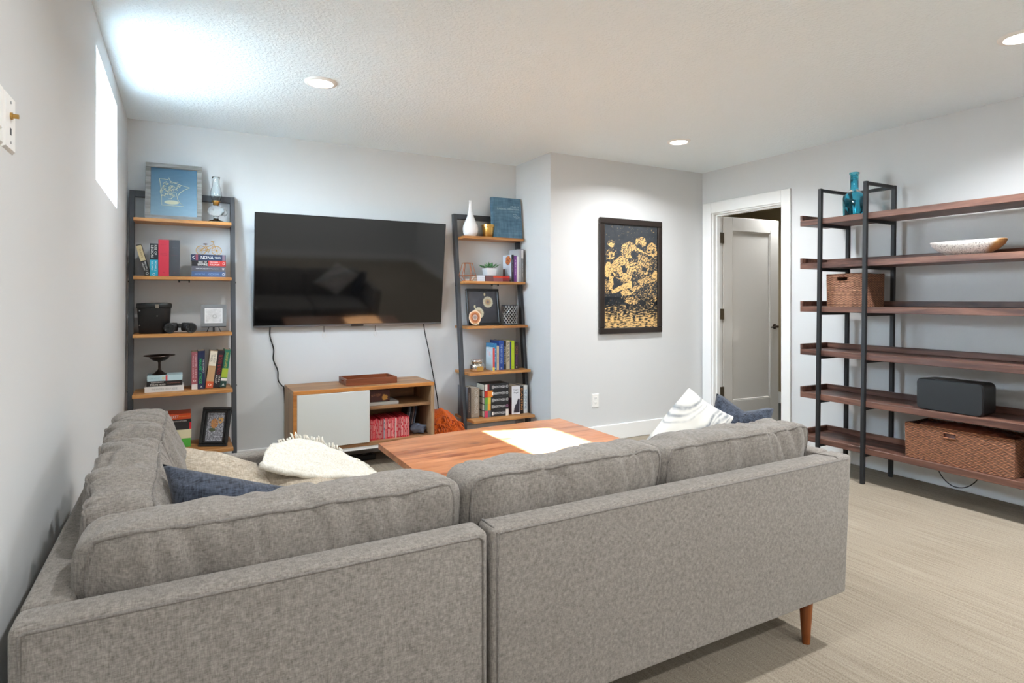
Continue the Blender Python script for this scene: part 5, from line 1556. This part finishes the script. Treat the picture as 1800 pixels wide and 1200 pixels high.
bt_ = thing('glass_bottle', 'turquoise glass bottle on the top walnut shelf', 'bottle', (4.10, 2.503, ZS[0] + .040))
mk('bottle_body', loft([(.052, .052, ZS[0] + .0402), (.062, .062, ZS[0] + .046), (.064, .064, ZS[0] + .17), (.060, .060, ZS[0] + .188), (.044, .044, ZS[0] + .202), (.026, .026, ZS[0] + .216), (.0225, .0225, ZS[0] + .24), (.0225, .0225, ZS[0] + .332), (.028, .028, ZS[0] + .336), (.028, .028, ZS[0] + .348), (.019, .019, ZS[0] + .349), (.0185, .0185, ZS[0] + .24), (.04, .04, ZS[0] + .196), (.057, .057, ZS[0] + .17), (.057, .057, ZS[0] + .054), (.01, .01, ZS[0] + .052)], (4.10, 2.503), 32, 3.4), 'blue_glass', bt_, smooth=60)

def bowl_geo():
    V, F, cols = [], [], []
    prof = [(.30, .0), (.55, .006), (.80, .028), (.95, .056), (1.0, .080), (.985, .083), (.95, .078), (.78, .036), (.5, .018), (.02, .014)]
    n = 48
    for r, z in prof:
        for k in range(n):
            a = 2 * PI * k / n
            y = 1.822 + .196 * r * math.cos(a)
            x = 4.11 + .125 * r * math.sin(a)
            V.append(Vector((x, y, ZS[1] + .0405 + z + .006 * abs(math.cos(a)) ** 3 * (r > .7))))
            edge = (1.705 - y) + .5 * (z * -1 + .06)
            if edge > .012: c_ = (196, 150, 92)
            else:
                s_ = noise.noise(Vector((x * 60, y * 60, z * 60)))
                c_ = (150, 148, 148) if s_ > .34 else (230, 226, 220)
            cols.append(lin(c_))
    for i in range(len(prof) - 1):
        for k in range(n):
            F.append((i * n + k, i * n + (k + 1) % n, (i + 1) * n + (k + 1) % n, (i + 1) * n + k))
    F.append(tuple(reversed(range(n)))); F.append(tuple((len(prof) - 1) * n + k for k in range(n)))
    return (V, F), cols
g, cols = bowl_geo()
tag(mk('terrazzo_bowl', g, 'terrazzo', None, smooth=60), 'oval white speckled bowl with a tan end on the second walnut shelf', 'bowl')

def basket(label, x0, x1, y0, y1, z0, z1, taper, m, hole):
    t = thing('wicker_basket', label, 'basket', ((x0 + x1) / 2, (y0 + y1) / 2, z0))
    w = .012
    hy, hz, hw, hh_ = hole
    def tp(v):      # taper towards the base
        k = 1 - taper * (1 - (v.z - z0) / (z1 - z0))
        return Vector(((v.x - (x0 + x1) / 2) * k + (x0 + x1) / 2, (v.y - (y0 + y1) / 2) * k + (y0 + y1) / 2, v.z))
    def w4(g): return [tp(Vector(v)) for v in g[0]], g[1]
    for xa, xb in ((x0, x0 + w), (x1 - w, x1)):
        mk('woven_side', w4(join(box(xa, xb, y0, y1, z0, hz - hh_), box(xa, xb, y0, hy - hw, hz - hh_, hz + hh_), box(xa, xb, hy + hw, y1, hz - hh_, hz + hh_), box(xa, xb, y0, y1, hz + hh_, z1))), m, t)
    mk('woven_side', w4(box(x0 + w, x1 - w, y0, y0 + w, z0, z1)), m, t)
    mk('woven_side', w4(box(x0 + w, x1 - w, y1 - w, y1, z0, z1)), m, t)
    mk('basket_base', w4(box(x0 + w, x1 - w, y0 + w, y1 - w, z0, z0 + w)), m, t)
    mk('braided_rim', tube([(x0 + .004, y0 + .004, z1), (x1 - .004, y0 + .004, z1), (x1 - .004, y1 - .004, z1), (x0 + .004, y1 - .004, z1)], .007, 8, True), m, t, smooth=60)
    mk('handle_binding', tube([(x0 - .001, hy - hw, hz - hh_), (x0 - .001, hy + hw, hz - hh_), (x0 - .001, hy + hw, hz + hh_), (x0 - .001, hy - hw, hz + hh_)], .004, 6, True), m, t, smooth=60)
    return t
basket('small light wicker basket on the third walnut shelf', 4.012, 4.255, 2.385, 2.652, ZS[2] + .0405, ZS[2] + .262, .02, 'wicker_light', (2.535, ZS[2] + .232, .040, .016))
bb_ = basket('large brown wicker basket filled with brown cloth on the lowest walnut shelf', 4.0, 4.258, 1.545, 2.118, ZS[5] + .0405, ZS[5] + .250, .015, 'wicker_dark', (1.865, ZS[5] + .215, .034, .014))
n = 26
def cloth_pt(u, v):
    x, y = 4.014 + .23 * u, 1.56 + .545 * v
    z = ZS[5] + .225 + .05 * math.sin(PI * u) ** .6 * math.sin(PI * min(1, max(0, v))) ** .5
    z += .014 * noise.noise(Vector((u * 7, v * 16, 3))) + .008 * noise.noise(Vector((u * 16, v * 30, 6)))
    return Vector((x, y, z))
V = [cloth_pt(i / n, j / (2 * n)) for j in range(2 * n + 1) for i in range(n + 1)]
F = [(j * (n + 1) + i, j * (n + 1) + i + 1, (j + 1) * (n + 1) + i + 1, (j + 1) * (n + 1) + i) for j in range(2 * n) for i in range(n)]
k_ = len(V)
V += [Vector((p.x, p.y, ZS[5] + .06)) for p in V[:k_]]
F += [(k_ + a, k_ + d, k_ + c_, k_ + b) for a, b, c_, d in F]
for j in range(2 * n):
    for a, b in (((j + 1) * (n + 1), j * (n + 1)), (j * (n + 1) + n, (j + 1) * (n + 1) + n)):
        F.append((a, a + k_, b + k_, b))
for i in range(n):
    for a, b in ((i, i + 1), (2 * n * (n + 1) + i + 1, 2 * n * (n + 1) + i)):
        F.append((a, a + k_, b + k_, b))
tag(mk('folded_cloth', (V, F), 'leather_brown', None, smooth=180), 'crumpled reddish-brown cloth bundled in the large wicker basket', 'cloth')

sp = thing('speaker', 'black rounded wireless speaker on the fifth walnut shelf', 'speaker', (4.09, 1.875, ZS[4] + .040))
def rrect(y0, y1, z0, z1, r, n=6):
    out = []
    for cy_, cz_, a0 in ((y1 - r, z1 - r, 0), (y0 + r, z1 - r, PI / 2), (y0 + r, z0 + r, PI), (y1 - r, z0 + r, 3 * PI / 2)):
        for i in range(n + 1):
            a = a0 + PI / 2 * i / n
            out.append((cy_ + r * math.cos(a), cz_ + r * math.sin(a)))
    return out
def xprism(rings):     # rings: (x, outline)
    V, F = [], []
    n = len(rings[0][1])
    for x, o in rings:
        V += [Vector((x, y, z)) for y, z in o]
    for i in range(len(rings) - 1):
        for k in range(n):
            F.append((i * n + k, i * n + (k + 1) % n, (i + 1) * n + (k + 1) % n, (i + 1) * n + k))
    F.append(tuple(reversed(range(n)))); F.append(tuple((len(rings) - 1) * n + k for k in range(n)))
    return V, F
sz = ZS[4] + .0402
mk('cabinet', xprism([(4.012, rrect(1.697, 2.052, sz, sz + .190, .028)), (4.165, rrect(1.702, 2.047, sz + .002, sz + .188, .03))]), 'black_plastic', sp, smooth=50)
mk('grille', xprism([(4.0, rrect(1.702, 2.047, sz + .005, sz + .185, .024)), (4.0105, rrect(1.698, 2.051, sz + .001, sz + .189, .027))]), 'speaker_fabric', sp, smooth=50)
def loop(label, pts):
    return tag(mk('speaker_cable', tube(smoothpath(pts, 8), .0032, 6), 'cord_black', None, smooth=180), label, 'cable')
loop('thin black cable looping below the lowest walnut shelf', [(4.31, 2.078, .26), (4.31, 2.082, .15), (4.300, 2.05, .085), (4.290, 1.99, .045), (4.285, 1.92, .05), (4.288, 1.86, .10), (4.31, 1.835, .17), (4.315, 1.83, .25)])
loop('second thin black cable drooping inside the longer loop', [(4.315, 2.05, .26), (4.315, 2.045, .19), (4.31, 2.00, .145), (4.31, 1.94, .135), (4.31, 1.90, .16), (4.318, 1.88, .24)])

# black base device under the console
t = thing('power_strip', 'black power strip lying on the carpet under the console', 'power strip', (1.1, 4.56, 0))
mk('strip_body', box(.92, 1.30, 4.53, 4.59, .001, .045, .006), 'black_plastic', t)
for i in range(5):
    mk('socket', box(.955 + .07 * i, .995 + .07 * i, 4.543, 4.577, .0452, .0465, .0005), 'rubber_black', t)
